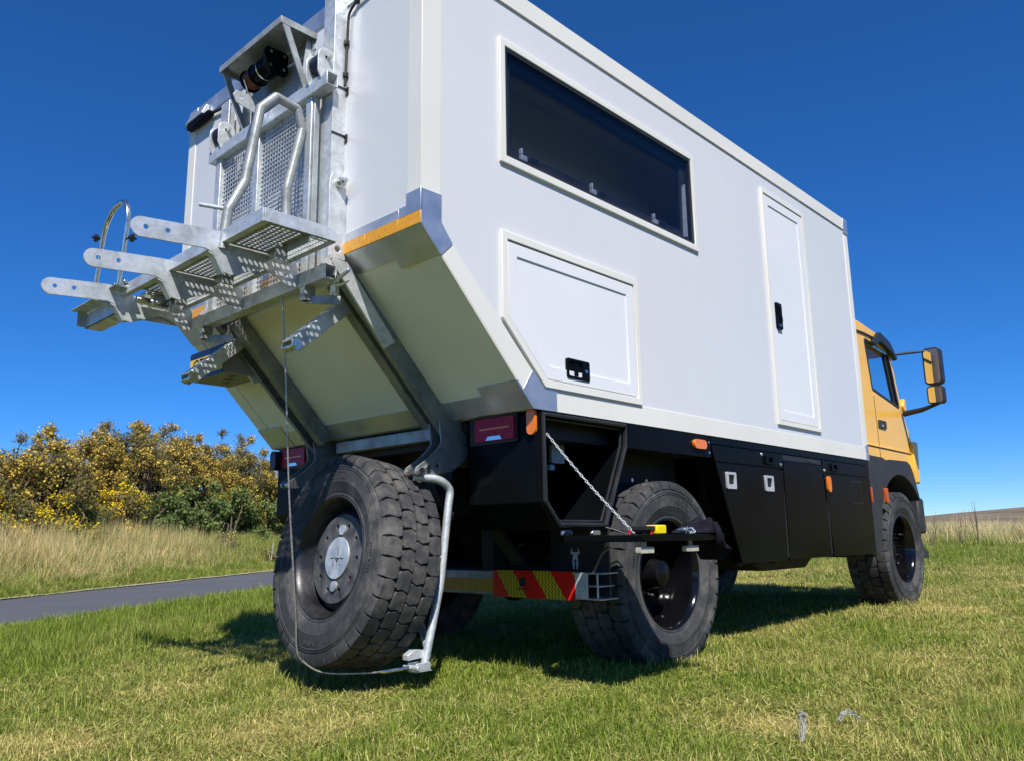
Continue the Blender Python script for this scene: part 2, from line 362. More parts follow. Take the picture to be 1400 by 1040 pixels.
r1 = ramp(t, n1.outputs[0], [(0.3, (0.065, 0.069, 0.076)), (0.62, (0.115, 0.12, 0.13)), (0.75, (0.20, 0.20, 0.20))]); mx = t.nodes.new('ShaderNodeMix'); mx.data_type = 'RGBA'; mx.blend_type = 'MULTIPLY'; mx.inputs[0].default_value = 0.6
r2_ = ramp(t, n2.outputs[0], [(0.3, 0.7), (0.7, 1.0)]); t.links.new(r1.outputs[0], mx.inputs[6]); t.links.new(r2_.outputs[0], mx.inputs[7]); t.links.new(mx.outputs[2], p.inputs['Base Color']); p.inputs['Roughness'].default_value = 0.85; bump(t, p, n1.outputs[0], 0.5, 0.01)
ribbon('road', 3.88, 6.70, -14, 90, 0.012, m, 0.05)
m2 = simple('pale_gravel', (0.40, 0.34, 0.22), 0.95, var=0.5, scale=30, bmp=0.4, bscale=80)
ribbon('road_edge', 6.62, 6.78, -14, 60, 0.030, m2, 0.10, 240, 3, 4)
# far hill rising to the right
hx = []; R_ = 420
prof_a = np.radians(np.linspace(-150, 40, 140))
for i, a in enumerate(prof_a):
    e = 2.6+34*float(sstep(rad(28), rad(-30), a))*float(sstep(rad(-150), rad(-70), a))+3*float(sstep(rad(-70), rad(-150), a))+1.0*math.sin(a*9)+0.6*math.sin(a*23+1)
    for d, k in ((R_-260, 0.0), (R_-150, 0.40), (R_-60, 0.80), (R_, 1.0), (R_+90, 0.9)): hx.append((CAM.x+d*math.cos(a), CAM.y+d*math.sin(a), -2.0+(e+2.0)*k))
me = bpy.data.meshes.new('hill'); me.from_pydata(hx, [], [(i*5+k, (i+1)*5+k, (i+1)*5+k+1, i*5+k+1) for i in range(139) for k in range(4)]); me.polygons.foreach_set('use_smooth', [True]*len(me.polygons))
m = simple('heather_moor', (0.17, 0.13, 0.075), 0.95, var=0.5, scale=0.06); me.materials.append(m); hill = bpy.data.objects.new('hill', me); COL.objects.link(hill); hill['kind'] = 'structure'
# ================================================================== TRUCK
Z0, Z1, Z2, SX, LX, HW = 1.348, 2.098, 3.562, 0.7186, 5.12, 1.2
truck = tag(empty('expedition_truck', (3.0, 0, 0)), 'large white box-bodied expedition truck with orange cab and black side lockers', 'truck')
side = [(0, Z1), (SX, Z0), (LX, Z0), (LX, Z2), (0, Z2)]
WIN = [(0.54, 2.60), (2.34, 2.60), (2.34, 3.205), (0.54, 3.205)]
b = MB()
T = 0.06
b.plate(side, 'y', -HW, -HW+T, [WIN]); b.plate(side, 'y', HW-T, HW)
b.box(0, T, -HW+T, HW-T, Z1+0.03, Z2); b.box(LX-T, LX, -HW+T, HW-T, Z0, Z2); b.box(T, LX-T, -HW+T, HW-T, Z2-T, Z2); b.box(SX+0.05, LX-T, -HW+T, HW-T, Z0, Z0+T)
sv = Vector((SX, Z0-Z1)).normalized(); sn = Vector((sv.y, -sv.x)); SL = math.hypot(SX, Z1-Z0)      # slope direction / outward normal (x,z)
def sp(u, y, off=0.0):
    """point on the sloping underside: u metres down the slope, off metres out of it"""
    return Vector((sv.x*u+sn.x*off, y, Z1+sv.y*u+sn.y*off))
pts = [sp(0, 0, 0), sp(SL, 0, 0), sp(SL, 0, -T), sp(0, 0, -T)]
b.build('camper_box', 'panel', truck)
MB().plate([(p.x, p.z) for p in pts], 'y', -HW+T, HW-T).build('underside_panel', 'underside', truck)
# --- cream edge profiles on the faces, a few mm proud
def strip(name, poly, axis, a, c, mat='trim', parent=None, bevel=0.0015): return MB().plate(poly, axis, a, c).build(name, mat, parent or truck, bevel=bevel)
e0 = -HW-0.005
for sg in (-1, 1):
    a, c = (sg*(HW+0.005), sg*(HW-0.001))
    strip('edge_profile', [(0.888, Z0-0.004), (LX+0.003, Z0-0.004), (LX+0.003, Z0+0.106), (0.888, Z0+0.106)], 'y', a, c)
    strip('edge_profile', [(-0.004, 2.255), (0.113, 2.255), (0.113, Z2-0.108), (-0.004, Z2-0.108)], 'y', a, c)
    strip('edge_profile', [(-0.004, Z2-0.106), (LX+0.003, Z2-0.106), (LX+0.003, Z2+0.004), (-0.004, Z2+0.004)], 'y', a-sg*0.0005+sg*0.006, c)
    strip('edge_profile', [(LX-0.085, Z0+0.108), (LX+0.003, Z0+0.108), (LX+0.003, Z2-0.108), (LX-0.085, Z2-0.108)], 'y', a, c)
    strip('edge_profile', [(0.114, 1.979), (0.181, 2.038), (0.712, 1.528), (0.641, 1.429)], 'y', a, c)
    # aluminium corner caps
    strip('corner_cap', [(-0.004, 2.257), (0.115, 2.257), (0.115, 2.125), (0.183, 2.04), (0.114, 1.972), (-0.006, 2.094)], 'y', a+sg*0.004, c, 'alu')
    strip('corner_cap', [(0.638, 1.431), (0.712, 1.530), (0.794, 1.455), (0.889, 1.455), (0.889, Z0-0.005), (SX-0.005, Z0-0.005)], 'y', a+sg*0.004, c, 'alu')
    strip('corner_cap', [(LX-0.09, Z2-0.14), (LX+0.005, Z2-0.14), (LX+0.005, Z2+0.006), (LX-0.09, Z2+0.006)], 'y', a+sg*0.009, c, 'alu')
    strip('corner_cap', [(LX-0.06, Z0-0.006), (LX+0.006, Z0-0.006), (LX+0.006, Z0+0.13), (LX-0.06, Z0+0.13)], 'y', a+sg*0.004, c, 'alu')
    # rear face
    y0, y1 = sg*1.108, sg*(HW+0.004)
    strip('edge_profile', [(y0, 2.257), (y1, 2.257), (y1, Z2-0.108), (y0, Z2-0.108)], 'x', -0.005, 0.001)
    strip('corner_cap', [(sg*(HW+0.009), 2.257), (sg*1.105, 2.257), (sg*1.105, 2.20), (sg*1.055, 2.20), (sg*1.055, 2.152), (sg*(HW+0.009), 2.152)], 'x', -0.009, 0.001, 'alu')
    strip('corner_cap', [(sg*(HW+0.009), Z2+0.006), (sg*1.09, Z2+0.006), (sg*1.09, Z2-0.15), (sg*(HW+0.009), Z2-0.15)], 'x', -0.012, 0.001, 'alu')
strip('edge_profile', [(-1.05, 2.152), (1.05, 2.152), (1.05, 2.198), (-1.05, 2.198)], 'x', -0.006, 0.001, 'alu')
strip('edge_profile', [(-1.105, Z2-0.10), (1.105, Z2-0.10), (1.105, Z2+0.004), (-1.105, Z2+0.004)], 'x', -0.008, 0.001, 'alu')
for k, (ya, yb) in enumerate([(-1.207, -1.052), (-1.050, -0.80), (-0.798, -0.40), (-0.398, 0.4), (0.402, 0.8), (0.802, 1.207)]):
    strip('reflective_tape', [(ya, 2.092), (yb, 2.092), (yb, 2.150), (ya, 2.150)], 'x', -0.010, 0.001, 'orange_tape')
# --- sloping underside: aluminium and cream strips
def slope_strip(name, u0, u1, y0, y1, off, mat):
    m = MB(); q = [sp(u0, y0, off), sp(u1, y0, off), sp(u1, y1, off), sp(u0, y1, off), sp(u0, y0, -0.001), sp(u1, y0, -0.001), sp(u1, y1, -0.001), sp(u0, y1, -0.001)]
    m.add(q, [(0, 1, 2, 3), (7, 6, 5, 4), (0, 4, 5, 1), (1, 5, 6, 2), (2, 6, 7, 3), (3, 7, 4, 0)]); return m.build(name, mat, truck)
slope_strip('underside_profile', -0.004, 0.115, -0.93, 0.93, 0.005, 'alu')
slope_strip('underside_profile', SL-0.115, SL-0.003, -0.93, 0.93, 0.005, 'alu')
for sg in (-1, 1):
    slope_strip('corner_cap', -0.003, 0.165, sg*0.932, sg*1.208, 0.009, 'alu')
    slope_strip('corner_cap', SL-0.17, SL-0.002, sg*0.932, sg*1.208, 0.009, 'alu')
    slope_strip('edge_profile', 0.167, SL-0.172, sg*1.085, sg*1.203, 0.005, 'underside')
# --- side window
def ring(name, outer, inner, axis, a, c, mat, parent, bevel=0.002): return MB().plate(outer, axis, a, c, [inner]).build(name, mat, parent, bevel=bevel)
wf = ring('side_window', [(0.500, 2.557), (2.382, 2.557), (2.382, 3.245), (0.500, 3.245)], WIN, 'y', -HW-0.016, -HW+0.002, 'trim', truck, 0.004)
wf['label'] = 'long tinted window high in the white side wall'
ring('gasket', inset(WIN, 0.001), inset(WIN, 0.020), 'y', -HW-0.009, -HW+0.05, 'seal', wf)
MB().plate(inset(WIN, 0.0195), 'y', -HW-0.004, -HW+0.003).build('pane', 'tint', wf)
ring('sash', inset(WIN, 0.021), inset(WIN, 0.075), 'y', -HW+0.030, -HW+0.05, 'plastic', wf)
ring('inner_seal', inset(WIN, 0.076), inset(WIN, 0.086), 'y', -HW+0.034, -HW+0.052, 'cable', wf)
for x in (0.68, 1.27, 1.90):
    MB().box(x, x+0.045, -HW+0.010, -HW+0.034, 2.632, 2.665).box(x, x+0.012, -HW+0.010, -HW+0.034, 2.665, 2.70).build('latch', 'silver_tag', wf, bevel=0.004)
    MB().box(x+0.055, x+0.13, -HW+0.008, -HW+0.034, 2.63, 2.672).build('latch_block', 'cable', wf, bevel=0.003)
MB().plate([(2.262, 2.645), (2.292, 2.645), (2.292, 3.02), (2.275, 2.98)], 'y', -HW+0.010, -HW+0.028).build('stay', 'silver_tag', wf)
# unseen partition behind the tint, coloured white to stand in for interior light
MB().box(0.35, 2.6, -HW+0.5, -HW+0.52, 2.3, 3.4).build('lightened_partition', 'white', truck)
# --- storage hatch
ho = [(0.498, 1.756), (0.796, 1.455), (1.640, 1.455), (1.640, 2.198), (0.498, 2.198)]
hp = inset(ho, 0.040); hd = inset(ho, 0.047); hi = inset(ho, 0.112)
hatch = ring('storage_hatch', hd, hi, 'y', -HW-0.010, -HW+0.001, 'white', truck, 0.002)
ring('frame', ho, hp, 'y', -HW-0.017, -HW+0.001, 'trim', hatch, 0.003)
MB().plate(inset(hi, 0.0005), 'y', -HW-0.003, -HW+0.001).build('panel', 'white', hatch)
MB().plate(rrect(0.968, 1.156, 1.527, 1.632, 0.012), 'y', -HW-0.016, -HW-0.002, [rrect(0.985, 1.095, 1.541, 1.618, 0.01)]).build('latch', 'black', hatch, bevel=0.002)
MB().box(0.98, 1.10, -HW-0.006, -HW-0.0035, 1.537, 1.622).box(1.03, 1.06, -HW-0.017, -HW-0.003, 1.545, 1.61).box(0.99, 1.09, -HW-0.013, -HW-0.003, 1.572, 1.590).build('latch_grip', 'black', hatch, bevel=0.002)
MB().cyl((1.125, -HW-0.019, 1.578), (1.125, -HW-0.014, 1.578), 0.009, 12).build('lock', 'chrome', hatch)
# --- entry door
do = [(3.375, 1.505), (4.132, 1.505), (4.132, 3.340), (3.375, 3.340)]
dd = inset(do, 0.040); di = inset(do, 0.112)
door = ring('entry_door', dd, di, 'y', -HW-0.010, -HW+0.001, 'white', truck, 0.002)
ring('frame', do, inset(do, 0.033), 'y', -HW-0.017, -HW+0.001, 'trim', door, 0.003)
MB().plate(inset(di, 0.0005), 'y', -HW-0.003, -HW+0.001).build('panel', 'white', door)
hm = MB().plate(rrect(3.462, 3.560, 2.236, 2.440, 0.012), 'y', -HW-0.022, -HW-0.002).build('handle', 'black', door, bevel=0.003)
MB().box(3.478, 3.545, -HW-0.030, -HW-0.021, 2.335, 2.42).box(3.50, 3.512, -HW-0.036, -HW-0.021, 2.35, 2.41).box(3.525, 3.537, -HW-0.036, -HW-0.021, 2.29, 2.33).build('handle_lever', 'black', door, bevel=0.003)
MB().cyl((3.515, -HW-0.026, 2.262), (3.515, -HW-0.021, 2.262), 0.010, 12).build('lock', 'chrome', door)

# --- rear masts, hinge plates and slope rails
for sg in (-1, 1):
    yo, yi = sg*0.605, sg*0.505
    prof = [(0.002, yo), (-0.080, yo), (-0.080, yi), (-0.072, yi), (-0.072, yo-sg*0.009), (0.002, yo-sg*0.009)]
    m = MB(); m.plate([(p[0], p[1]) for p in prof], 'z', 2.0, 3.80 if sg < 0 else 3.36); mast = m.build('mast', 'galv', truck, bevel=0.002)
    MB().box(-0.064, -0.03, yi+sg*0.02, yo-sg*0.011, 2.05, 3.78 if sg < 0 else 3.34).build('guide_bar', 'galv_old', mast, bevel=0.002)
    MB().plate([(-0.10, 2.06), (0.0, 2.06), (0.0, 2.46), (-0.012, 2.50), (-0.085, 2.50), (-0.10, 2.46)], 'y', sg*0.607, sg*0.632, [circ(-0.045, 2.11, 0.016)]).build('hinge_plate', 'galv', mast, bevel=0.003)
    hb = MB(); hb.cyl((-0.045, sg*0.632, 2.45), (-0.045, sg*0.650, 2.45), 0.028, 20); hb.cyl((-0.045, sg*0.650, 2.45), (-0.045, sg*0.672, 2.45), 0.019, 6); hb.cyl((-0.045, sg*0.672, 2.45), (-0.045, sg*0.69, 2.45), 0.011, 12); hb.build('bolt', 'zinc', mast)
    for z in (2.98, 2.72): MB().box(-0.084, 0.004, sg*0.606, sg*0.610, z, z+0.008).box(-0.006, 0.004, sg*0.606, sg*0.625, z-0.03, z+0.012).build('cable_tie', 'cable', mast)
    # outer channel on slope and inner bar
    L0, L1 = 0.03, SL+0.02
    r_ = MB(); r_.bar(sp(L0, sg*0.62, 0), sp(L1, sg*0.62, 0), [(0, 0.004), (0.105, 0.004), (0.105, 0.034), (0.095, 0.034), (0.095, 0.014), (0, 0.014)] if sg < 0 else [(0, -0.004), (0.105, -0.004), (0.105, -0.034), (0.095, -0.034), (0.095, -0.014), (0, -0.014)], Vector((sn.x, 0, sn.y)))
    r_.build('slope_rail', 'galv_shaded', truck, bevel=0.002)
    r_ = MB(); r_.bar(sp(0.10, sg*0.50, 0.006), sp(SL-0.03, sg*0.50, 0.006), [[(0, -0.032), (0.085, -0.032), (0.085, 0.032), (0, 0.032)], [(0.006, -0.026), (0.079, -0.026), (0.079, 0.026), (0.006, 0.026)]], Vector((sn.x, 0, sn.y)))
    r_.build('slope_bar', 'galv_shaded', truck, bevel=0.002)
    # gusset from hinge plate to rail
    MB().plate([(-0.10, 2.05), (0.0, 2.05), (0.30, 1.70), (0.24, 1.66)], 'y', sg*0.634, sg*0.650).build('rail_gusset', 'galv', truck, bevel=0.002)
    # lower S-shaped brackets
    S_ = [(0.61, 1.33), (0.625, 1.225), (0.60, 1.19), (0.535, 1.135), (0.455, 1.085), (0.445, 1.055), (0.470, 1.038), (0.56, 1.045), (0.70, 1.075), (0.80, 1.14), (0.83, 1.20), (0.83, 1.345), (0.74, 1.345)]
    br = MB()
    for y in (0.545, 0.625): br.plate(S_, 'y', sg*y, sg*(y+0.010), [circ(0.60, 1.10, 0.012, 10)])
    brk = br.build('swing_bracket', 'galv_shaded', truck, bevel=0.002)
    MB().cyl((0.475, sg*(0.50 if sg < 0 else 0.56), 1.064), (0.475, sg*0.66, 1.064), 0.018, 14).cyl((0.53, sg*0.636, 1.085), (0.53, sg*0.645, 1.085), 0.016, 6).build('pivot_pin', 'zinc', brk)
    for u in (SL-0.42, SL-0.36, SL-0.30, SL-0.24): q = sp(u, sg*0.612, 0.05); MB().cyl(q, q+Vector((0, -sg*0.016, 0)), 0.017, 6).build('bolt', 'zinc', brk)
    # pivot roller at rail foot
    MB().cyl((0.80, sg*0.60, 1.315), (0.80, sg*0.685, 1.315), 0.035, 20).build('rail_roller', 'black_matt', truck)
    # folding pads hanging off the rail tops
    y = sg*0.47 if sg < 0 else 0.60
    p0 = Vector((0.11, y, 1.885)); p1 = Vector((-0.185, y, 1.63))
    fp = MB(); fp.bar(p0, p1, [(-0.045, -0.035), (0.045, -0.035), (0.045, 0.035), (0.037, 0.035), (0.037, -0.027), (-0.037, -0.027), (-0.037, 0.035), (-0.045, 0.035)], (0, 1, 0))
    fold = fp.build('folding_arm', 'galv', truck, bevel=0.003)
    d_ = (p1-p0).normalized()
    ee = MB()
    for s2 in (-1, 1): ee.cyl(p1+Vector((0, s2*0.048, 0))-d_*0.012, p1+Vector((0, s2*0.038, 0))-d_*0.012, 0.028, 14)
    ee.cyl(p1+Vector((0, -0.06, 0)), p1+Vector((0, 0.06, 0)), 0.012, 10); ee.build('arm_pin', 'zinc', fold)
    MB().box(p0.x-0.02, p0.x+0.07, y-0.055, y+0.055, p0.z-0.03, p0.z+0.05).build('arm_hinge', 'galv_old', fold, bevel=0.006)
MB().bar((0.755, 0.46, 1.292), (0.755, -0.46, 1.292), [[(-0.035, -0.035), (0.035, -0.035), (0.035, 0.035), (-0.035, 0.035)], [(-0.028, -0.028), (0.028, -0.028), (0.028, 0.028), (-0.028, 0.028)]], (1, 0, 0)).build('cross_tube', 'galv_old', truck, bevel=0.006)
# number plate box on the slope, left of the rails
npo = MB().box(0.034, 0.30, 0.63, 1.058, 1.705, 1.875).build('number_plate', 'plate_body', truck, bevel=0.006)
npo['label'] = 'yellow number plate partly hidden by a folding arm'
MB().box(0.0295, 0.0345, 0.632, 1.056, 1.838, 1.872).box(0.0345, 0.24, 0.632, 1.056, 1.8755, 1.879).build('plate_band', 'plate_blue', npo)
MB().box(0.0295, 0.0345, 0.632, 1.056, 1.703, 1.725).build('plate_band', 'plate_blue', npo)
MB().plate(rrect(0.636, 1.054, 1.727, 1.836, 0.006), 'x', 0.029, 0.0345).build('plate_face', 'plate_yellow', npo)
vs, fs = text_mesh('C7L', 0.125, 0.001); MB().add([(0.0280-v.z*0.3, 0.915-v.x, 1.782+v.y) for v in vs], fs).build('lettering', 'cable', npo, smooth=False)
for k in range(3): MB().add([(0.13+0.026*math.cos(t)+0.035*k, 0.70+0.11*k+0.040*math.sin(t), 1.7035) for t in [2*math.pi*i/14 for i in range(14)]], [tuple(range(14))]).build('plate_slot', 'cable', npo, smooth=False)

# --- rear cable along the top edge
cb = MB(); cb.tube([(-0.012, -1.0, 3.46), (-0.016, -0.70, 3.44), (-0.012, -0.625, 3.41), (-0.012, -0.615, 3.2), (-0.014, -0.612, 3.0)], 0.007, 8, fillet=0.05); cb.build('roof_cable', 'cable', truck); cb = MB(); cb.tube([(-0.014, 0.62, 3.40), (-0.016, 0.9, 3.44), (-0.014, 1.0, 3.44)], 0.008, 8)
cb.build('roof_cable', 'cable', truck)
for p in ((-0.014, -0.615, 3.24), (-0.014, -0.612, 3.06), (-0.016, -0.70, 3.44)): MB().box(p[0]-0.012, p[0]+0.012, p[1]-0.012, p[1]+0.012, p[2]-0.014, p[2]+0.014).build('cable_clip', 'cable', truck, bevel=0.003)
MB().box(-0.055, -0.012, 0.84, 1.15, 3.405, 3.44).build('rear_marker_bar', 'black', truck, bevel=0.006)
MB().plate([(-0.065, 3.442), (-0.012, 3.442), (-0.012, 3.52), (-0.03, 3.52)], 'y', 0.92, 1.16).build('marker_hood', 'alu', truck, bevel=0.004)

# --- rear lockers (right one open), left one closed
lo = [(0.755, Z0-0.008), (1.472, Z0-0.008), (1.472, 1.205), (1.268, 0.765), (0.868, 0.765), (0.755, 0.895)]
op = [(0.785, 1.315), (1.452, 1.315), (1.446, 1.212), (1.250, 0.795), (0.885, 0.795), (0.788, 0.905)]
lk = MB(); lk.plate(lo, 'y', -HW, -HW+0.02, [op])
n = len(lo)
for i in range(n):
    p, q = Vector(lo[i]), Vector(lo[(i+1) % n]); d = (q-p).normalized(); nn = Vector((d.y, -d.x))
    c = Vector((1.1, 1.08)); nn = nn if (c-p).dot(nn) > 0 else -nn
    a, e = p+nn*0.016, q+nn*0.016
    lk.plate([tuple(p), tuple(q), tuple(e), tuple(a)], 'y', -HW+0.02, -0.695)
lk.plate(lo, 'y', -0.711, -0.695)
rl = lk.build('rear_locker', 'black', truck, bevel=0.003)
rl['label'] = 'open black rear locker with its flap folded down'
se = MB(); se.tube([(p[0], -HW-0.010, p[1]) for p in inset(op, -0.008)], 0.013, 8, closed=True); se.build('door_seal', 'seal', rl)
se = MB(); se.tube([(p[0], -HW+0.012, p[1]) for p in inset(op, 0.010)], 0.008, 8, closed=True); se.build('inner_lip', 'seal', rl)
for (x, z) in ((1.15, 1.285), (1.28, 1.285), (1.38, 1.285), (1.40, 1.19), (1.02, 1.28)):
    MB().cyl((x, -0.711, z), (x, -0.735, z), 0.014, 10).build('bolt', 'zinc', rl)
MB().plate(rrect(1.13, 1.235, 1.12, 1.28, 0.012), 'y', -0.96, -0.94).build('tag', 'silver_tag', rl, bevel=0.003)
MB().box(1.10, 1.14, -0.97, -0.94, 1.08, 1.11).build('tag_clip', 'silver_tag', rl, bevel=0.004)
MB().tube([(1.02, -1.0, 0.86), (1.06, -1.05, 0.80), (1.16, -1.1, 0.80), (1.26, -1.23, 0.77), (1.32, -1.3, 0.737)], 0.004, 6, fillet=0.05).build('wire', 'cable', rl)
fl_ = [(0.878, -1.205), (1.262, -1.205), (1.470, -1.640), (1.470, -1.770), (0.765, -1.770), (0.765, -1.335)]
flap = MB().plate(fl_, 'z', 0.704, 0.734).build('locker_flap', 'black', truck, bevel=0.004)
flap['label'] = 'black locker door folded down flat like a shelf'
for x in (0.93, 1.16): MB().cyl((x-0.035, -1.212, 0.745), (x+0.035, -1.212, 0.745), 0.010, 10).box(x-0.03, x+0.03, -1.222, -1.20, 0.735, 0.760).build('hinge', 'chrome', flap, bevel=0.002)
for x in (0.83, 1.205):
    MB().cyl((x, -1.735, 0.704), (x, -1.735, 0.680), 0.008, 10).plate(rrect(x-0.052, x+0.052, 0.655, 0.681, 0.004), 'y', -1.748, -1.722).build('turn_handle', 'beige', flap, bevel=0.003)
# chain from locker corner to flap
ch = MB(); c0, c1 = Vector((0.80, -1.21, 1.228)), Vector((0.775, -1.72, 0.742)); n = 34; dd_ = (c1-c0)/n
u_, v_ = basis(dd_)
for i in range(n):
    c = c0+dd_*(i+0.5)+Vector((0, 0, -0.012*math.sin(math.pi*(i+0.5)/n))); s_ = u_ if i % 2 else v_; e_ = dd_.normalized()*(dd_.length*0.62)
    ch.tube([c+e_*math.cos(t)+s_*0.0052*math.sin(t) for t in [2*math.pi*k/10 for k in range(10)]], 0.0018, 5, closed=True)
ch.build('chain', 'bright_steel', truck)['label'] = 'bright steel chain holding the folded-down flap'
ll = MB(); ll.plate(lo, 'y', 0.695, HW); ll.build('rear_locker', 'black', truck, bevel=0.004)
# tail lights and markers
def tail(y0, y1):
    t = MB().plate(rrect(min(y0, y1), max(y0, y1), 1.214, 1.332, 0.014), 'x', 0.728, 0.756).build('tail_light', 'redlens', truck, bevel=0.006)
    m = (y0+y1)/2; MB().box(0.7255, 0.729, m-0.11, m+0.10, 1.272, 1.280).build('light_strip', 'amber', t)
    MB().plate([(m-0.06, 1.218), (m+0.055, 1.218), (m+0.04, 1.238), (m-0.045, 1.238)], 'x', 0.7255, 0.729).build('reflector', 'chrome', t)
    MB().plate(rrect(min(y0, y1)-0.012, max(y0, y1)+0.05, 1.20, 1.342, 0.012), 'x', 0.742, 0.757).build('light_base', 'seal', t)
tail(-1.055, -0.775); tail(0.835, 1.115)
MB().plate(rrect(-1.190, -1.135, 1.222, 1.352, 0.026), 'x', 0.736, 0.754).build('marker_light', 'amber', truck, bevel=0.007)
MB().plate(rrect(1.13, 1.20, 1.20, 1.33, 0.03), 'x', 0.69, 0.752).build('marker_light', 'seal', truck, bevel=0.01)
MB().plate(rrect(2.180, 2.325, 1.250, 1.308, 0.026), 'y', -HW-0.018, -HW+0.004).build('marker_light', 'amber', truck, bevel=0.006)
MB().plate(rrect(4.160, 4.222, 1.040, 1.165, 0.028), 'y', -HW-0.018, -HW+0.004).build('marker_light', 'amber', truck, bevel=0.006)
# --- wheel-arch header and side locker row
ah = MB().plate([(1.476, 1.205), (2.396, 1.205), (2.396, Z0-0.008), (1.476, Z0-0.008)], 'y', -HW, -HW+0.02).build('arch_panel', 'black', truck, bevel=0.002)
MB().box(1.476, 2.396, -0.93, -0.91, 0.98, Z0-0.01).build('arch_liner', 'black_matt', truck)
for x in (1.9, 2.05, 2.2, 2.33): MB().cyl((x, -0.93, 1.06), (x, -0.938, 1.06), 0.012, 8).build('rivet', 'zinc', truck)
for z in (1.30, 1.235): MB().cyl((2.372, -HW, z), (2.372, -HW-0.005, z), 0.008, 8).build('rivet', 'chrome', truck)
b_ = MB(); b_.plate([(2.402, Z0-0.008), (5.102, Z0-0.008), (5.102, 0.548), (2.718, 0.548)], 'y', -HW+0.012, -0.72)
lock = b_.build('side_locker', 'black', truck, bevel=0.004)
MB().plate([(2.404, Z0-0.009), (5.10, Z0-0.009), (5.10, Z0-0.052), (2.404, Z0-0.052)], 'y', -HW-0.001, -HW+0.013).build('top_rail', 'black', lock, bevel=0.002)
MB().plate([(2.408, 1.288), (3.415, 1.288), (3.415, 1.188), (2.442, 1.188)], 'y', -HW, -HW+0.013).build('locker_panel', 'black', lock, bevel=0.002)
MB().plate([(4.115, 1.288), (5.098, 1.288), (5.098, 1.194), (4.115, 1.194)], 'y', -HW, -HW+0.013).build('locker_panel', 'black', lock, bevel=0.002)
d1 = MB().plate([(2.447, 1.176), (3.405, 1.176), (3.372, 0.540), (2.712, 0.540)], 'y', -HW-0.002, -HW+0.013).build('locker_door', 'black', lock, bevel=0.003)
d2 = MB().plate([(3.425, 1.245), (4.106, 1.245), (4.152, 0.545), (3.408, 0.545)], 'y', -HW-0.002, -HW+0.013).build('locker_door', 'black', lock, bevel=0.003)
d3 = MB().plate([(4.128, 1.182), (5.098, 1.182), (5.098, 0.545), (4.195, 0.545)], 'y', -HW-0.002, -HW+0.013).build('locker_door', 'black', lock, bevel=0.003)
MB().box(3.385, 3.40, -HW-0.001, -HW+0.012, 0.56, 1.17).build('door_gap_strip', 'seal', lock); MB().box(4.150, 4.165, -HW-0.0005, -HW+0.012, 0.56, 1.03).build('door_gap_strip', 'seal', lock)
MB().box(3.43, 4.10, -HW+0.004, -HW+0.0115, 1.250, 1.286).build('vent_slot', 'seal', lock)
MB().cyl((3.86, -HW+0.002, 1.268), (3.86, -HW-0.004, 1.268), 0.010, 10).box(3.84, 4.02, -HW+0.001, -HW+0.006, 1.258, 1.276).build('slot_latch', 'plastic', lock)
for x in (2.558, 3.097):
    l_ = MB().plate(rrect(x, x+0.125, 1.016, 1.124, 0.008), 'y', -HW-0.014, -HW-0.001, [rrect(x+0.025, x+0.10, 1.045, 1.108, 0.004)]).build('paddle_latch', 'bright_steel', lock, bevel=0.003)
for x in (2.558, 3.097):
    MB().box(x+0.02, x+0.105, -HW-0.004, -HW-0.0025, 1.04, 1.112).box(x+0.035, x+0.05, -HW-0.012, -HW-0.003, 1.05, 1.09).box(x+0.055, x+0.095, -HW-0.012, -HW-0.003, 1.088, 1.10).build('latch_cup', 'cable', lock)
for x, z in ((3.130, 1.204), (4.270, 1.212)):
    MB().plate(rrect(x, x+0.135, z, z+0.06, 0.006), 'y', -HW-0.016, -HW+0.002, [rrect(x+0.03, x+0.10, z+0.012, z+0.048, 0.004)]).build('square_latch', 'black', lock, bevel=0.002)
for x, z in ((3.085, 1.27), (3.375, 1.215), (4.14, 1.21)): MB().cyl((x, -HW-0.001, z), (x, -HW-0.009, z), 0.014, 10, 0.008).build('bolt', 'chrome', lock)
MB().plate(rrect(4.690, 4.875, 0.972, 1.140, 0.02), 'y', -HW-0.0035, -HW+0.002).build('filler_flap', 'black', lock, bevel=0.002)
MB().plate(rrect(4.682, 4.883, 0.964, 1.148, 0.02), 'y', -HW-0.0025, -HW+0.001, [rrect(4.688, 4.877, 0.970, 1.142, 0.02)]).build('filler_seam', 'seal', lock)
for x in (2.76, 3.02, 3.28): MB().box(x, x+0.05, -1.15, -1.1, 0.52, 0.56).build('drain_foot', 'black_matt', lock, bevel=0.008)
ll2 = MB(); ll2.plate([(2.402, Z0-0.008), (5.102, Z0-0.008), (5.102, 0.548), (2.718, 0.548)], 'y', 0.72, HW-0.002); ll2.build('side_locker', 'black', truck, bevel=0.004)
# --- chassis, axles, tank
chs = MB()
for sg in (-1, 1): chs.box(0.86, 6.3, sg*0.46, sg*0.39, 0.86, 1.12)
for x in (0.88, 1.5, 2.6, 3.8, 5.0): chs.box(x, x+0.06, -0.39, 0.39, 0.90, 1.08)
chs.box(0.80, 5.1, -1.1, 1.1, 1.22, Z0-0.02)
chs.build('chassis', 'black_matt', truck, bevel=0.004)
for x, z in ((1.895, 0.51), (5.95, 0.56)):
    ax = MB(); ax.cyl((x, -0.95, z), (x, 0.95, z), 0.075, 16); ax.lathe([(0.06, -0.2), (0.15, -0.14), (0.2, 0), (0.15, 0.14), (0.06, 0.2)], 20, M_=Matrix.Translation((x, 0.05, z)))
    for sg in (-1, 1):
        for k in range(4): ax.box(x-0.62+0.06*k, x+0.62-0.06*k, sg*0.46, sg*0.39, z+0.10+0.022*k, z+0.118+0.022*k)
    ax.build('axle', 'black_matt', truck)
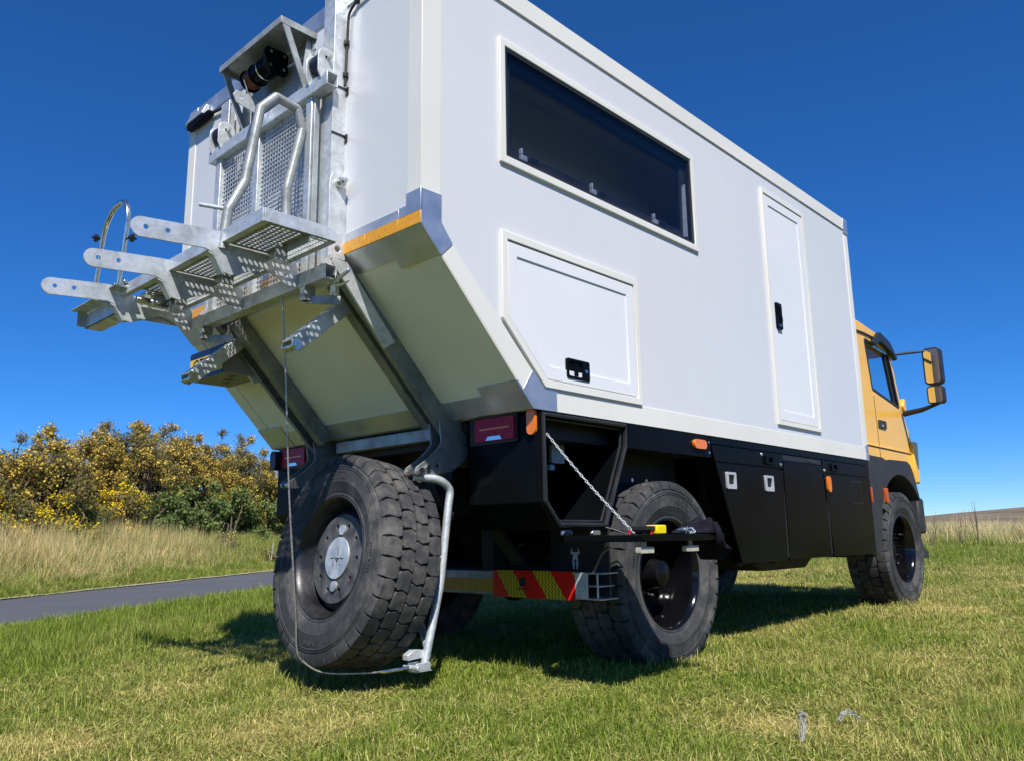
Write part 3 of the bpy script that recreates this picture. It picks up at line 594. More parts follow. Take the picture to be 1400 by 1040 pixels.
ax = MB(); ax.cyl((2.0, 0.05, 0.56), (3.9, 0.05, 0.72), 0.05, 12); ax.cyl((5.9, 0.05, 0.60), (4.3, 0.05, 0.72), 0.05, 12); ax.box(3.8, 4.4, -0.3, 0.35, 0.56, 0.95)
ax.build('driveline', 'black_matt', truck)
MB().plate([(3.28, 0.545), (4.42, 0.545), (4.25, 0.455), (3.55, 0.455)], 'y', -0.95, -0.45).build('fuel_tank', 'black_matt', truck, bevel=0.03)
# --- rear bumper
bu = MB(); bu.bar((1.275, -1.02, 0.475), (1.275, 1.02, 0.475), [(-0.055, -0.068), (0.055, -0.068), (0.055, 0.068), (-0.055, 0.068)], (1, 0, 0))
bump_ = bu.build('rear_bumper', 'galv_old', truck, bevel=0.006)
for sg in (-1, 1):
    y0, y1 = sg*0.43, sg*1.03
    MB().box(1.203, 1.2165, min(y0, y1), max(y0, y1), 0.402, 0.548).build('chevron_board', 'chevron', bump_)['label'] = 'red and yellow striped reflective board'
    ec = MB(); ya, yb = sorted((sg*1.032, sg*1.205))
    ec.box(1.205, 1.213, sorted((sg*1.032, sg*1.115))[0], sorted((sg*1.032, sg*1.115))[1], 0.41, 0.54); ec.box(1.205, 1.35, ya, yb, 0.537, 0.543); ec.box(1.205, 1.35, ya, yb, 0.408, 0.414); ec.box(1.215, 1.34, sorted((sg*1.07, sg*1.19))[0], sorted((sg*1.07, sg*1.19))[1], 0.473, 0.478); ec.box(1.207, 1.215, sorted((sg*1.172, sg*1.18))[0], sorted((sg*1.172, sg*1.18))[1], 0.415, 0.536)
    ec.build('bumper_end', 'galv', bump_, bevel=0.0015)
    MB().cyl((1.2045, sg*1.072, 0.475), (1.201, sg*1.072, 0.475), 0.030, 20).build('approval_mark', 'silver_tag', bump_)
    MB().box(1.24, 1.31, sg*0.40, sg*0.30, 0.54, 0.90).build('bumper_bracket', 'black_matt', bump_, bevel=0.004)
    MB().bar((1.26, sg*0.62, 0.55), (1.0, sg*0.5, 0.92), [(-0.05, -0.01), (0.05, -0.01), (0.05, 0.01), (-0.05, 0.01)], (0, 1, 0)).build('bumper_brace', 'black_matt', bump_)
    MB().box(1.31, 1.322, sorted((sg*0.78, sg*1.18))[0], sorted((sg*0.78, sg*1.18))[1], 0.42, 0.80).build('mud_flap', 'seal', truck)
MB().box(1.214, 1.221, -0.428, 0.428, 0.424, 0.497).build('reflective_strip', 'strip', bump_)
ts = MB(); ts.add([(1.2015, -0.66+0.024*x, 0.487+0.024*z) for x, z in ((-1, -1), (1, -1), (1, 1), (-1, 1))], [(0, 1, 2, 3)]); ts.build('board_mark', 'cable', bump_, smooth=False)
MB().box(1.2005, 1.2025, -0.715, -0.615, 0.446, 0.452).build('board_mark', 'cable', bump_)
# white horned figure decal on the mud flap
dcl = MB(); k = 0.105/60; 
def dpoly(pts): dcl.add([(1.3085, -0.955-(x*k), 0.555+z*k) for x, z in pts], [tuple(range(len(pts)))])
dpoly([(-9, 0), (-4, 0), (-2, 24), (-12, 24)]); dpoly([(4, 0), (9, 0), (12, 24), (2, 24)]); dpoly([(-12, 25), (-3, 27), (0, 33), (3, 27), (12, 25), (7, 52), (-7, 52)]); dpoly([(-9, 46), (-17, 46), (-18, 51), (-14, 62), (-11, 68), (-12, 55), (-8, 52)]); dpoly([(9, 46), (17, 46), (18, 51), (14, 62), (11, 68), (12, 55), (8, 52)])
dcl.build('horned_decal', 'sticker', truck, smooth=False)
# --- wheels (axis = local y, outer side -y)
def make_tyre():
    m = MB()
    h = [(0.298, -0.150), (0.305, -0.164), (0.318, -0.170), (0.326, -0.168), (0.345, -0.178), (0.38, -0.186), (0.384, -0.188), (0.388, -0.1865), (0.42, -0.188), (0.448, -0.186), (0.450, -0.189), (0.4545, -0.189), (0.456, -0.185), (0.461, -0.1845), (0.462, -0.188), (0.466, -0.187), (0.468, -0.183), (0.490, -0.179), (0.500, -0.168), (0.503, -0.150), (0.504, 0)]
    prof = h + [(r, -a) for r, a in reversed(h[:-1])]; m.lathe(prof, 96)
    N = 34; W = 2*math.pi/N
    def blk(th0, pts, ro, rb, spread=0.0035):
        c = (sum(p[0] for p in pts)/len(pts), sum(p[1] for p in pts)/len(pts)); vs = []; n = len(pts)
        for (a, y), r_o in [((p[0], p[1]), ro(p[1])) for p in pts]: t = th0+a/0.53; vs.append((r_o*math.cos(t), y, r_o*math.sin(t)))
        for a, y in pts:
            q = Vector((a-c[0], y-c[1])); q = q*(1+spread/q.length); t = th0+(c[0]+q.x)/0.53; vs.append((rb*math.cos(t), c[1]+q.y, rb*math.sin(t)))
        cc = ro(c[1])+0.001; vs.append((cc*math.cos(th0+c[0]/0.53), c[1], cc*math.sin(th0+c[0]/0.53)))
        fs = [(i, (i+1) % n, n+(i+1) % n, n+i) for i in range(n)]+[(i, 2*n, (i+1) % n) for i in range(n)]; m.add(vs, fs)
    ro = lambda y: 0.5315-0.0045*(abs(y)/0.175)**2
    for k in range(N):
        t = k*W
        j = lambda: random.uniform(-0.0012, 0.0012)
        # centre rows: leaning lozenges with bevelled corners
        for sg, off in ((-1, 0.0), (1, 0.45)):
            th = t+off*W; L = 0.0452
            pts = [(-L+0.006, 0.005), (-L-0.006, 0.035), (-L+0.004, 0.077), (-L+0.016, 0.084), (L-0.014, 0.084), (L-0.004, 0.077), (L-0.008, 0.04), (L+0.004, 0.011), (L-0.004, 0.005)]
            if sg < 0: pts = [(-a, -y) for a, y in pts]
            blk(th+j(), pts, ro, 0.500)
        for sg, off in ((-1, 0.55), (1, 0.95)):
            th = t+off*W; L = 0.0450
            pts = [(-L+0.004, 0.098), (-L-0.004, 0.12), (-L+0.003, 0.172), (L-0.003, 0.172), (L+0.002, 0.13), (L-0.010, 0.103), (L-0.018, 0.097), (-L+0.012, 0.093)]
            if sg < 0: pts = [(a, -y) for a, y in pts]
            blk(th+j(), pts, ro, 0.498, 0.006)
            # lug running a little way down the shoulder
            vs = []
            for a in (-L+0.004, L-0.004):
                for r_, y in ((0.5265, 0.171), (0.512, 0.181), (0.482, 0.1855), (0.482, 0.176)): tt = th+a/0.53; vs.append((r_*math.cos(tt), sg*y, r_*math.sin(tt)))
            m.add(vs, [(0, 4, 5, 1), (1, 5, 6, 2), (2, 6, 7, 3), (0, 1, 2, 3), (7, 6, 5, 4)])
    def letter(body, size, rr, a0):
        vs, fs = text_mesh(body, size, 0.0035)
        out = []
        for v in vs:
            a = a0-v.x/rr; r_ = rr+v.y; out.append((r_*math.cos(a), -0.1865-v.z-0.001, r_*math.sin(a)))
        m.add(out, fs)
    letter('AMTSI', 0.058, 0.416, rad(90)); letter('AMTSI', 0.058, 0.416, rad(270)); letter('385/65 R 22.5', 0.026, 0.40, rad(0)); letter('385/65 R 22.5', 0.026, 0.40, rad(180))
    return m
def make_rim(depth):
    """black steel rim, disc set 'depth' behind the outer flange"""
    m = MB()
    m.lathe([(0.300, -0.150), (0.309, -0.160), (0.311, -0.168), (0.305, -0.172), (0.297, -0.165), (0.290, -0.150), (0.282, -0.135), (0.279, -0.10), (0.262, -0.06), (0.258, 0.06), (0.282, 0.14), (0.310, 0.166)], 72)
    y = -0.165+depth
    o_ = circ(0, 0, 0.262, 48); hs = [circ(0.205*math.cos(a), 0.205*math.sin(a), 0.026, 14) for a in [2*math.pi*(k+0.5)/8 for k in range(8)]]
    q = MB().plate(o_, 'y', y, y+0.014, hs+[circ(0, 0, 0.095, 32)]); m.add(q.v, q.f)
    return m, y
def make_hub(y, out=0.09):
    m = MB(); m.lathe([(0.098, y+0.05), (0.098, y-0.02), (0.085, y-out*0.55), (0.072, y-out), (0.05, y-out-0.014), (0.001, y-out-0.018)], 40)
    m.lathe([(0.16, y+0.001), (0.16, y-0.014), (0.10, y-0.02)], 40)
    for k in range(10):
        a = 2*math.pi*k/10; c = Vector((0.135*math.cos(a), y-0.014, 0.135*math.sin(a)))
        m.cyl(c, c+Vector((0, -0.030, 0)), 0.0145, 6); m.cyl(c, c+Vector((0, -0.048, 0)), 0.008, 8)
    return m
M['rimblack'] = simple('gloss_black_rim', (0.004, 0.004, 0.005), 0.12, var=0.3, scale=6, spec=0.4, rvar=0.04)
M['hub'] = simple('dark_hub', (0.006, 0.006, 0.007), 0.3, 0.0, var=0.5, scale=15, spec=0.25)
TY = make_tyre()
ty_mesh = None
def wheel(parent, loc, rot, depth, hubout, rimmat='rimblack', hub=True):
    global ty_mesh
    w_ = empty('wheel', loc, parent, rot, local=True)
    if ty_mesh is None:
        o = TY.build('tyre', 'rubber', w_, angle=30); ty_mesh = o.data
    else:
        o = bpy.data.objects.new('tyre', ty_mesh); COL.objects.link(o); o.parent = w_
    rm, y = make_rim(depth); rm.build('rim', rimmat, w_)
    if hub: make_hub(y, hubout).build('hub', 'hub', w_)
    return w_, y
wheel(truck, (1.895, -1.012, 0.512), (0, 0.3, 0), 0.20, 0.15)
wheel(truck, (5.95, -0.985, 0.566), (0, 1.1, 0), 0.13, 0.03)
wheel(truck, (1.895, 1.012, 0.512), (0, 0.7, math.pi), 0.20, 0.15)
wheel(truck, (5.95, 0.985, 0.566), (0, 0.2, math.pi), 0.10, 0.08)
# --- cab
cy = 1.10
cside = [(5.22, 1.36), (6.76, 1.36), (6.745, 1.20), (6.70, 1.58), (6.66, 1.66), (6.50, 1.95), (6.30, 2.50), (6.18, 2.60), (5.95, 2.665), (5.5, 2.70), (5.22, 2.70)]
cside = [(5.22, 1.34), (6.70, 1.34), (6.69, 1.58), (6.655, 1.68), (6.49, 1.95), (6.30, 2.50), (6.16, 2.60), (5.95, 2.66), (5.5, 2.70), (5.22, 2.70)]
cw = [(5.615, 2.53), (6.235, 2.455), (6.395, 1.965), (5.69, 2.07)]
cw = [(5.60, 2.515), (5.63, 2.54), (6.235, 2.47), (6.40, 1.975), (6.385, 1.955), (5.70, 2.06), (5.685, 2.08)]
c_ = MB()
for sg in (-1, 1): c_.plate(cside, 'y', sg*cy, sg*(cy-0.05), [cw])
c_.box(5.22, 5.27, -cy+0.05, cy-0.05, 1.34, 2.64)
def skin(pts, y0, y1, th=0.04):
    for (a, c) in zip(pts, pts[1:]):
        a, c = Vector(a), Vector(c); d = (c-a).normalized(); nn = Vector((d.y, -d.x))*th
        c_.plate([tuple(a), tuple(c), tuple(c+nn), tuple(a+nn)], 'y', y0, y1)
skin([(6.30, 2.50), (6.16, 2.60), (5.95, 2.66), (5.5, 2.70), (5.22, 2.70)][::-1], -cy+0.05, cy-0.05)
skin([(6.49, 1.95), (6.655, 1.68), (6.69, 1.58), (6.70, 1.34)], -cy+0.05, cy-0.05)
cab = c_.build('cab', 'cab', truck, bevel=0.022, seg=3)
cab['label'] = 'orange-yellow truck cab with black wheel arches'
# roof crown, door seams, swage line and trims
MB().plate([(5.24, 2.69), (5.5, 2.69), (5.94, 2.652), (6.12, 2.60), (6.0, 2.72), (5.5, 2.78), (5.24, 2.78)], 'y', -0.98, 0.98).build('cab_roof', 'cab', cab, bevel=0.05, seg=3)
for sg in (-1, 1):
    MB().plate(inset(cw, -0.004), 'y', sg*(cy-0.020), sg*(cy-0.026)).build('window_pane', 'glass', cab)
    MB().plate(inset(cw, -0.012), 'y', sg*(cy+0.004), sg*(cy-0.02), [inset(cw, 0.016)]).build('window_seal', 'seal', cab, bevel=0.003)
    MB().plate([(6.135, 2.46), (6.175, 2.46), (6.345, 1.975), (6.30, 1.98)], 'y', sg*(cy-0.01), sg*(cy-0.035)).build('window_bar', 'seal', cab)
    MB().plate([(5.705, 2.0), (5.715, 2.0), (5.735, 1.36), (5.725, 1.36)], 'y', sg*(cy+0.0015), sg*(cy-0.001)).build('door_seam', 'seal', cab)
    MB().plate([(5.24, 1.512), (6.68, 1.500), (6.68, 1.516), (5.24, 1.528)], 'y', sg*(cy+0.010), sg*(cy-0.001)).build('swage', 'cab', cab, bevel=0.004)
    MB().plate([(5.24, 1.505), (6.68, 1.493), (6.68, 1.499), (5.24, 1.511)], 'y', sg*(cy+0.0018), sg*(cy-0.001)).build('seam', 'seal', cab)
    MB().plate([(6.43, 1.93), (6.44, 1.93), (6.60, 1.66), (6.60, 1.52), (6.592, 1.52), (6.592, 1.655)], 'y', sg*(cy+0.0015), sg*(cy-0.001)).build('door_seam', 'seal', cab)
    MB().plate([(5.24, 2.575), (5.6, 2.585), (6.0, 2.575), (6.22, 2.50), (6.22, 2.51), (6.0, 2.587), (5.6, 2.597), (5.24, 2.587)], 'y', sg*(cy+0.014), sg*(cy-0.001)).build('rain_gutter', 'seal', cab)
    MB().cyl((5.84, sg*(cy+0.011), 1.722), (5.84, sg*(cy+0.017), 1.722), 0.012, 10).build('lock', 'bright_steel', cab)
    dh = MB().plate(rrect(5.75, 5.95, 1.70, 1.775, 0.012), 'y', sg*(cy+0.012), sg*(cy-0.001)).build('door_handle', 'plastic', cab, bevel=0.004)
    MB().plate([(5.72, 2.52), (5.95, 2.66), (6.22, 2.60), (6.40, 2.46), (6.36, 2.43), (6.2, 2.50), (5.95, 2.56), (5.80, 2.50)], 'y', sg*(cy+0.04), sg*(cy-0.004)).build('wind_deflector', 'seal', cab, bevel=0.015)
    MB().plate([(5.78, 2.505), (5.80, 2.49), (6.16, 2.46), (6.15, 2.475)], 'y', sg*(cy+0.012), sg*(cy-0.001)).build('rain_rail', 'chrome', cab)
    MB().plate([(6.60, 1.20), (6.72, 1.20), (6.765, 1.63), (6.62, 1.63)], 'y', sg*(cy+0.03), sg*(cy-0.12)).build('corner_panel', 'cab', cab, bevel=0.015)
    MB().plate([(6.47, 1.98), (6.55, 1.90), (6.57, 2.06), (6.52, 2.06)], 'y', sg*(cy+0.02), sg*(cy-0.06)).build('mirror_foot', 'cab', cab, bevel=0.01)
    # arch
    arc = [(5.95+0.655*math.cos(rad(a)), 0.60+0.655*math.sin(rad(a))) for a in range(40, 150, 7)]
    outer = [(6.475, 1.03), (6.45, 1.09), (6.345, 1.29), (6.285, 1.365), (6.20, 1.397), (5.72, 1.388), (5.62, 1.374), (5.53, 1.395), (5.19, 1.40), (5.12, 0.56), (5.27, 0.56)]
    MB().plate(arc+outer[::-1], 'y', sg*(cy+0.085), sg*(cy-0.35)).build('wheel_arch', 'plastic', truck, bevel=0.02, seg=3)
    MB().plate(rrect(5.585, 5.655, 0.985, 1.125, 0.01) if False else rrect(5.47, 5.515, 0.985, 1.115, 0.01), 'y', sg*(cy+0.108), sg*(cy+0.08)).build('side_reflector', 'side_reflector', truck, bevel=0.004)
    MB().box(6.64, 6.80, sorted((sg*1.02, sg*1.12))[0], sorted((sg*1.02, sg*1.12))[1], 0.70, 1.06).build('bumper_corner', 'plastic', truck, bevel=0.03)
    MB().plate([(6.50, 0.46), (6.78, 0.46), (6.78, 0.52), (6.66, 0.56), (6.56, 0.70), (6.50, 0.70)], 'y', sorted((sg*0.95, sg*1.12))[0], sorted((sg*0.95, sg*1.12))[1]).build('cab_step', 'plastic', truck, bevel=0.008)
MB().plate(rrect(5.095, 5.115, 0.98, 1.11, 0.004), 'y', -HW-0.012, -HW+0.002).build('side_reflector', 'side_reflector', truck, bevel=0.003)
# windscreen, dash, seats
ws = MB(); ws.add([(6.485, -1.05, 1.955), (6.485, 1.05, 1.955), (6.295, 1.05, 2.50), (6.295, -1.05, 2.50)], [(0, 1, 2, 3)]); ws.build('windscreen', 'glass', cab)
MB().box(6.25, 6.48, -1.04, 1.04, 1.4, 1.93).build('dashboard', 'interior', cab, bevel=0.05)
for y in (-0.6, 0.6): MB().plate([(5.5, 1.45), (6.0, 1.45), (6.0, 1.6), (5.62, 1.62), (5.48, 2.25), (5.36, 2.25)], 'y', y-0.24, y+0.24).build('seat', 'interior', cab, bevel=0.05)
MB().box(6.64, 6.76, -1.0, 1.0, 0.66, 1.34).build('front_bumper', 'plastic', truck, bevel=0.03)
for sg in (-1, 1):
    am = MB(); am.tube([(6.27, sg*1.15, 2.475), (6.40, sg*1.42, 2.490), (6.405, sg*1.45, 2.40)], 0.012, 10, fillet=0.03)
    am.tube([(6.47, sg*1.12, 1.90), (6.43, sg*1.30, 1.915), (6.405, sg*1.47, 1.955), (6.405, sg*1.475, 2.02)], [0.030, 0.024, 0.013, 0.012] + [], 10)
    arm = am.build('mirror_arm', 'cable', truck)
    y0, y1 = sorted((sg*1.372, sg*1.538))
    def turn(m):
        c, q = math.cos(sg*0.018), math.sin(sg*0.018); ym = (y0+y1)/2; m.v = [(6.40+(x-6.40)*c-(y-ym)*q, ym+(x-6.40)*q+(y-ym)*c, z) for x, y, z in m.v]; return m
    turn(MB().plate(rrect(y0, y1, 2.145, 2.515, 0.045), 'x', 6.385, 6.47)).build('mirror_housing', 'seal', arm, bevel=0.02)
    turn(MB().plate(inset(rrect(y0, y1, 2.145, 2.515, 0.045), 0.016), 'x', 6.380, 6.386)).build('mirror_face', 'mirror', arm)
    turn(MB().plate(rrect(y0+0.005, y1-0.008, 1.955, 2.135, 0.035), 'x', 6.385, 6.46)).build('mirror_housing', 'seal', arm, bevel=0.02)
    turn(MB().plate(inset(rrect(y0+0.005, y1-0.008, 1.955, 2.135, 0.035), 0.014), 'x', 6.380, 6.386)).build('mirror_face', 'mirror', arm)
# ================================================================== REAR LIFT RACK
rack = tag(empty('lift_rack', (-0.13, 0, 1.93)), 'galvanised lift rack with three long arms and mesh gate on the truck rear', 'rack')
def hollow(a, c, t=0.006): return [[(-a, -c), (a, -c), (a, c), (-a, c)], [(-a+t, -c+t), (a-t, -c+t), (a-t, c-t), (-a+t, c-t)]]
gx = -0.117
lbm = MB().bar((gx, -0.69, 1.966), (gx, 0.63, 1.966), hollow(0.033, 0.036), (1, 0, 0)).build('lower_beam', 'galv', rack, bevel=0.003)
MB().bar((gx, -0.655, 2.975), (gx, 0.585, 2.975), hollow(0.033, 0.036), (1, 0, 0)).build('upper_beam', 'galv', rack, bevel=0.003)
for y in (-0.475, 0.045, 0.485): MB().box(-0.135, -0.095, y-0.026, y+0.026, 2.003, 2.938).build('gate_stile', 'galv', rack, bevel=0.003)
for ya, yb in ((-0.52, -0.503), (0.513, 0.53)): MB().box(-0.128, -0.098, ya, yb, 1.9, 2.99).build('gate_edge', 'galv_old', rack, bevel=0.002)
for y0, y1 in ((-0.449, 0.018), (0.072, 0.458)):
    g_ = MB(); x = -0.112
    y = y0
    while y < y1: g_.box(x, x+0.003, y, y+0.0055, 2.0, 2.94); y += 0.027
    z = 2.0
    while z < 2.94: g_.box(x-0.002, x+0.0005, y0, y1, z, z+0.0055); z += 0.026
    o = g_.build('mesh_panel', 'galv', rack, smooth=False); o['kind'] = 'stuff'
MB().box(-0.118, -0.108, 0.075, 0.105, 2.0, 2.94).build('punched_strip', 'galv', rack)
# triangular end gussets and brackets on the lower beam
for y in (-0.645, 0.60): MB().plate([(-0.148, 2.004), (-0.086, 2.004), (-0.086, 2.085)], 'y', y-0.005, y+0.005).build('gusset', 'galv', rack)
for y in (-0.50, 0.55):
    h_ = MB(); h_.bar((-0.12, y, 1.93), (-0.12, y, 1.86), hollow(0.03, 0.022, 0.005), (1, 0, 0)); h_.bar((-0.12, y, 1.868), (-0.02, y-0.13, 1.858), [(-0.02, -0.006), (0.02, -0.006), (0.02, 0.006), (-0.02, 0.006)], (0, 0, 1)); h_.build('latch_bracket', 'galv_old', rack, bevel=0.002)
t_ = MB(); t_.cyl((-0.09, -0.66, 1.915), (-0.14, -0.87, 1.925), 0.0085, 10); t_.tube([(-0.085, -0.67, 1.93), (-0.10, -0.70, 1.90), (-0.09, -0.74, 1.895), (-0.08, -0.78, 1.91)], 0.007, 8); t_.box(-0.10, -0.075, -0.70, -0.66, 1.86, 1.955)
t_.build('locking_pin', 'zinc', rack, bevel=0.002)
# rollers with cheek plates
for yc in (-0.545, 0.495):
    cheek = [(-0.150, 2.985), (-0.086, 2.985), (-0.066, 3.03), (-0.066, 3.11)]+[(-0.118+0.052*math.cos(rad(a)), 3.115+0.052*math.sin(rad(a))) for a in range(0, 181, 20)]+[(-0.170, 3.03)]
    rb = MB()
    for y in (yc-0.058, yc+0.048): rb.plate(cheek, 'y', y, y+0.009, [circ(-0.118, 3.115, 0.012, 10)])
    rbo = rb.build('roller_bracket', 'galv', rack, bevel=0.002)
    MB().lathe([(0.012, -0.045), (0.05, -0.045), (0.052, -0.03), (0.050, 0.0), (0.052, 0.03), (0.05, 0.043), (0.012, 0.043)], 28, M_=Matrix.Translation((-0.112, yc, 3.105))).build('roller', 'navy', rbo)
    MB().cyl((-0.112, yc-0.085, 3.115), (-0.112, yc+0.07, 3.115), 0.011, 10).build('roller_pin', 'zinc', rbo)
# winch shelf: an upturned tray on struts
sh = MB(); sh.box(-0.285, -0.075, -0.432, 0.215, 3.345, 3.350)
sh.box(-0.289, -0.285, -0.436, 0.219, 3.315, 3.352); sh.box(-0.285, -0.075, -0.436, -0.432, 3.315, 3.352); sh.box(-0.285, -0.075, 0.215, 0.219, 3.315, 3.352)
sh.plate([(-0.43, 3.345), (-0.30, 3.345), (-0.30, 3.30), (-0.43, 3.30)], 'x', -0.079, -0.075)
shelf = sh.build('winch_shelf', 'galv_old', rack, bevel=0.001)
for y in (-0.43, 0.20):
    MB().bar((-0.272, y, 3.345), (-0.125, y+(0.0), 3.005), [(-0.018, -0.004), (0.018, -0.004), (0.018, 0.004), (-0.018, 0.004)], (1, 0, 0.45)).build('shelf_strut', 'galv_old', shelf)
    MB().plate([(-0.145, 3.012), (-0.085, 3.012), (-0.078, 3.34), (-0.11, 3.34)], 'y', y+0.03, y+0.036).build('shelf_strut', 'galv', shelf)
MB().box(-0.088, -0.080, -0.42, 0.21, 3.012, 3.34).build('back_plate', 'galv_old', shelf)
# winch
W0 = Vector((-0.185, 0.0, 3.235))
wi = MB(); wi.lathe([(0.001, -0.10), (0.055, -0.10), (0.058, -0.09), (0.058, 0.06), (0.05, 0.07), (0.001, 0.07)], 28, M_=Matrix.Translation(W0+Vector((0, -0.11, 0))))
winch = wi.build('winch_motor', 'black', rack)
pl = MB(); pl.bar(W0+Vector((0, -0.225, 0)), W0+Vector((0, -0.205, 0)), rrect(-0.068, 0.068, -0.068, 0.068, 0.02), (1, 0, 0)); pl.cyl(W0+Vector((0, -0.235, 0)), W0+Vector((0, -0.22, 0)), 0.028, 18); pl.build('end_plate', 'black', winch, bevel=0.003)
MB().lathe([(0.0595, -0.002), (0.0595, 0.006)], 28, M_=Matrix.Translation(W0+Vector((0, -0.11, 0)))).build('motor_band', 'chrome', winch)
for a in (45, 135, 225, 315): c = W0+Vector((0.055*math.cos(rad(a)), -0.226, 0.055*math.sin(rad(a)))); MB().cyl(c, c+Vector((0, -0.008, 0)), 0.009, 6).build('bolt', 'zinc', winch)
MB().lathe([(0.02, 0.0), (0.062, 0.0), (0.062, 0.01), (0.05, 0.012)], 28, M_=Matrix.Translation(W0+Vector((0, -0.04, 0)))).lathe([(0.05, 0.09), (0.062, 0.09), (0.062, 0.10), (0.02, 0.10)], 28, M_=Matrix.Translation(W0+Vector((0, -0.04, 0)))).build('drum', 'black', winch)
dr = MB()
for k in range(9): dr.lathe([(0.049+0.004*math.cos(t), -0.026+0.009*k+0.0045*math.sin(t)) for t in [rad(90*i) for i in range(4)]], 24, closed=True, M_=Matrix.Translation(W0))
dr.build('rope_winding', 'copper', winch)
MB().cyl(W0+Vector((-0.05, 0.03, -0.02)), (-0.16, 0.03, 3.02), 0.004, 6).build('winch_rope', 'rope', winch)
MB().tube([(-0.08, -0.44, 3.26), (-0.10, -0.30, 3.24), (-0.12, -0.2, 3.235)], 0.006, 6).build('winch_lead', 'sticker', winch)
MB().plate([(-0.30, 3.10), (-0.28, 3.06), (-0.085, 3.02), (-0.085, 3.10), (-0.2, 3.13), (-0.28, 3.13)], 'y', 0.015, 0.022, [circ(-0.255, 3.095, 0.010, 10)]).build('rope_guide', 'galv', rack, bevel=0.001)
# arms: one plate each, from the tip under the deck to the gate beam
ARMY = (-0.45, 0.085, 0.68)
tip = [(-0.90+0.045*math.cos(rad(a)), 2.038+0.045*math.sin(rad(a))) for a in range(100, 261, 20)]
armp = [(-0.60, 2.095), (-0.55, 2.105)]+tip[:0]
arm_poly = [(-0.15, 2.055), (-0.185, 2.068), (-0.547, 2.070), (-0.552, 2.112), (-0.60, 2.110)]+tip+[(-0.62, 2.016), (-0.585, 2.005), (-0.555, 1.965), (-0.530, 1.925), (-0.49, 1.918), (-0.40, 1.955), (-0.33, 1.985), (-0.26, 1.965), (-0.20, 1.930), (-0.15, 1.935)]
for y in ARMY:
    a_ = MB().plate(arm_poly, 'y', y-0.005, y+0.005, [circ(-0.882, 2.042, 0.0115, 12), circ(-0.79, 2.050, 0.0115, 12), circ(-0.215, 1.985, 0.009, 10)]).build('arm', 'galv', rack, smooth=False)
    fl2 = MB(); 
    path = [(-0.60, 2.006), (-0.575, 1.996), (-0.553, 1.960), (-0.530, 1.921)]
    for (p, q) in zip(path, path[1:]): fl2.plate([p, q, (q[0]-0.004, q[1]-0.005), (p[0]-0.004, p[1]-0.005)], 'y', y-0.005, y+0.04)
    fl2.build('arm_flange', 'galv', a_)
# deck
zt = 2.118; zb = 2.058
MB().box(-0.549, -0.543, -0.82, 1.19, zb, zt).box(-0.543, -0.515, -0.82, 1.19, zb, zb+0.005).build('deck_rail', 'galv', rack, bevel=0.001)
MB().plate([(-0.542, zb), (-0.185, zb), (-0.175, zb+0.02), (-0.185, zt-0.012), (-0.21, zt), (-0.542, zt)], 'y', -0.826, -0.820).build('end_plate', 'galv', rack, bevel=0.001)
MB().box(-0.189, -0.183, -0.819, 0.70, zb-0.004, zb+0.045).box(-0.215, -0.189, -0.819, 0.70, zb-0.004, zb+0.001).build('deck_rail', 'galv_old', rack, bevel=0.001)
MB().box(-0.318, -0.312, -0.819, 0.66, zb-0.03, zb+0.008).build('deck_divider', 'galv_old', rack)
def perforated(x0, x1, y0, y1, z, pitch, r):
    m = MB(); nx = max(1, int((x1-x0-0.04)/pitch)); ny = max(1, int((y1-y0-0.03)/pitch)); mx_, my_ = ((x1-x0)-nx*pitch)/2, ((y1-y0)-ny*pitch)/2
    q = lambda a, b_, c, d: m.add([(a, c, z), (b_, c, z), (b_, d, z), (a, d, z)], [(0, 1, 2, 3)])
    q(x0, x0+mx_, y0, y1); q(x1-mx_, x1, y0, y1); q(x0+mx_, x1-mx_, y0, y0+my_); q(x0+mx_, x1-mx_, y1-my_, y1)
    for i in range(nx):
        for j in range(ny):
            cx, cy_ = x0+mx_+(i+0.5)*pitch, y0+my_+(j+0.5)*pitch; vs = []; h = pitch/2
            for k in range(8):
                a = rad(45*k); mmx = max(abs(math.cos(a)), abs(math.sin(a))); vs.append((cx+h*math.cos(a)/mmx, cy_+h*math.sin(a)/mmx, z))
            for k in range(8): a = rad(45*k); vs.append((cx+r*math.cos(a), cy_+r*math.sin(a), z))
            m.add(vs, [(k, (k+1) % 8, 8+(k+1) % 8, 8+k) for k in range(8)])
    o = m.build('perforated_tread', 'galv_pipe', rack, smooth=False); s_ = o.modifiers.new('thick', 'SOLIDIFY'); s_.thickness = 0.004; s_.offset = 0
    o['kind'] = 'stuff'; return o
ys = [-0.819, -0.402, 0.133, 0.66]
for y0, y1 in ((-0.818, -0.46), (-0.38, 0.075), (0.145, 0.50)): perforated(-0.517, -0.318, y0, y1, zb+0.006, 0.0262, 0.0100)
g_ = MB(); y = -0.81
while y < 0.66: g_.box(-0.312, -0.19, y, y+0.004, zb, zb+0.014); y += 0.024
x = -0.30
while x < -0.19: g_.box(x, x+0.004, -0.819, 0.66, zb+0.001, zb+0.013); x += 0.029
g_.build('deck_grating', 'galv', rack, smooth=False)['kind'] = 'stuff'
for y in (-0.62, -0.12, 0.40): MB().box(-0.37, -0.31, y-0.004, y+0.004, 1.985, zb-0.001).build('deck_web', 'galv_old', rack)
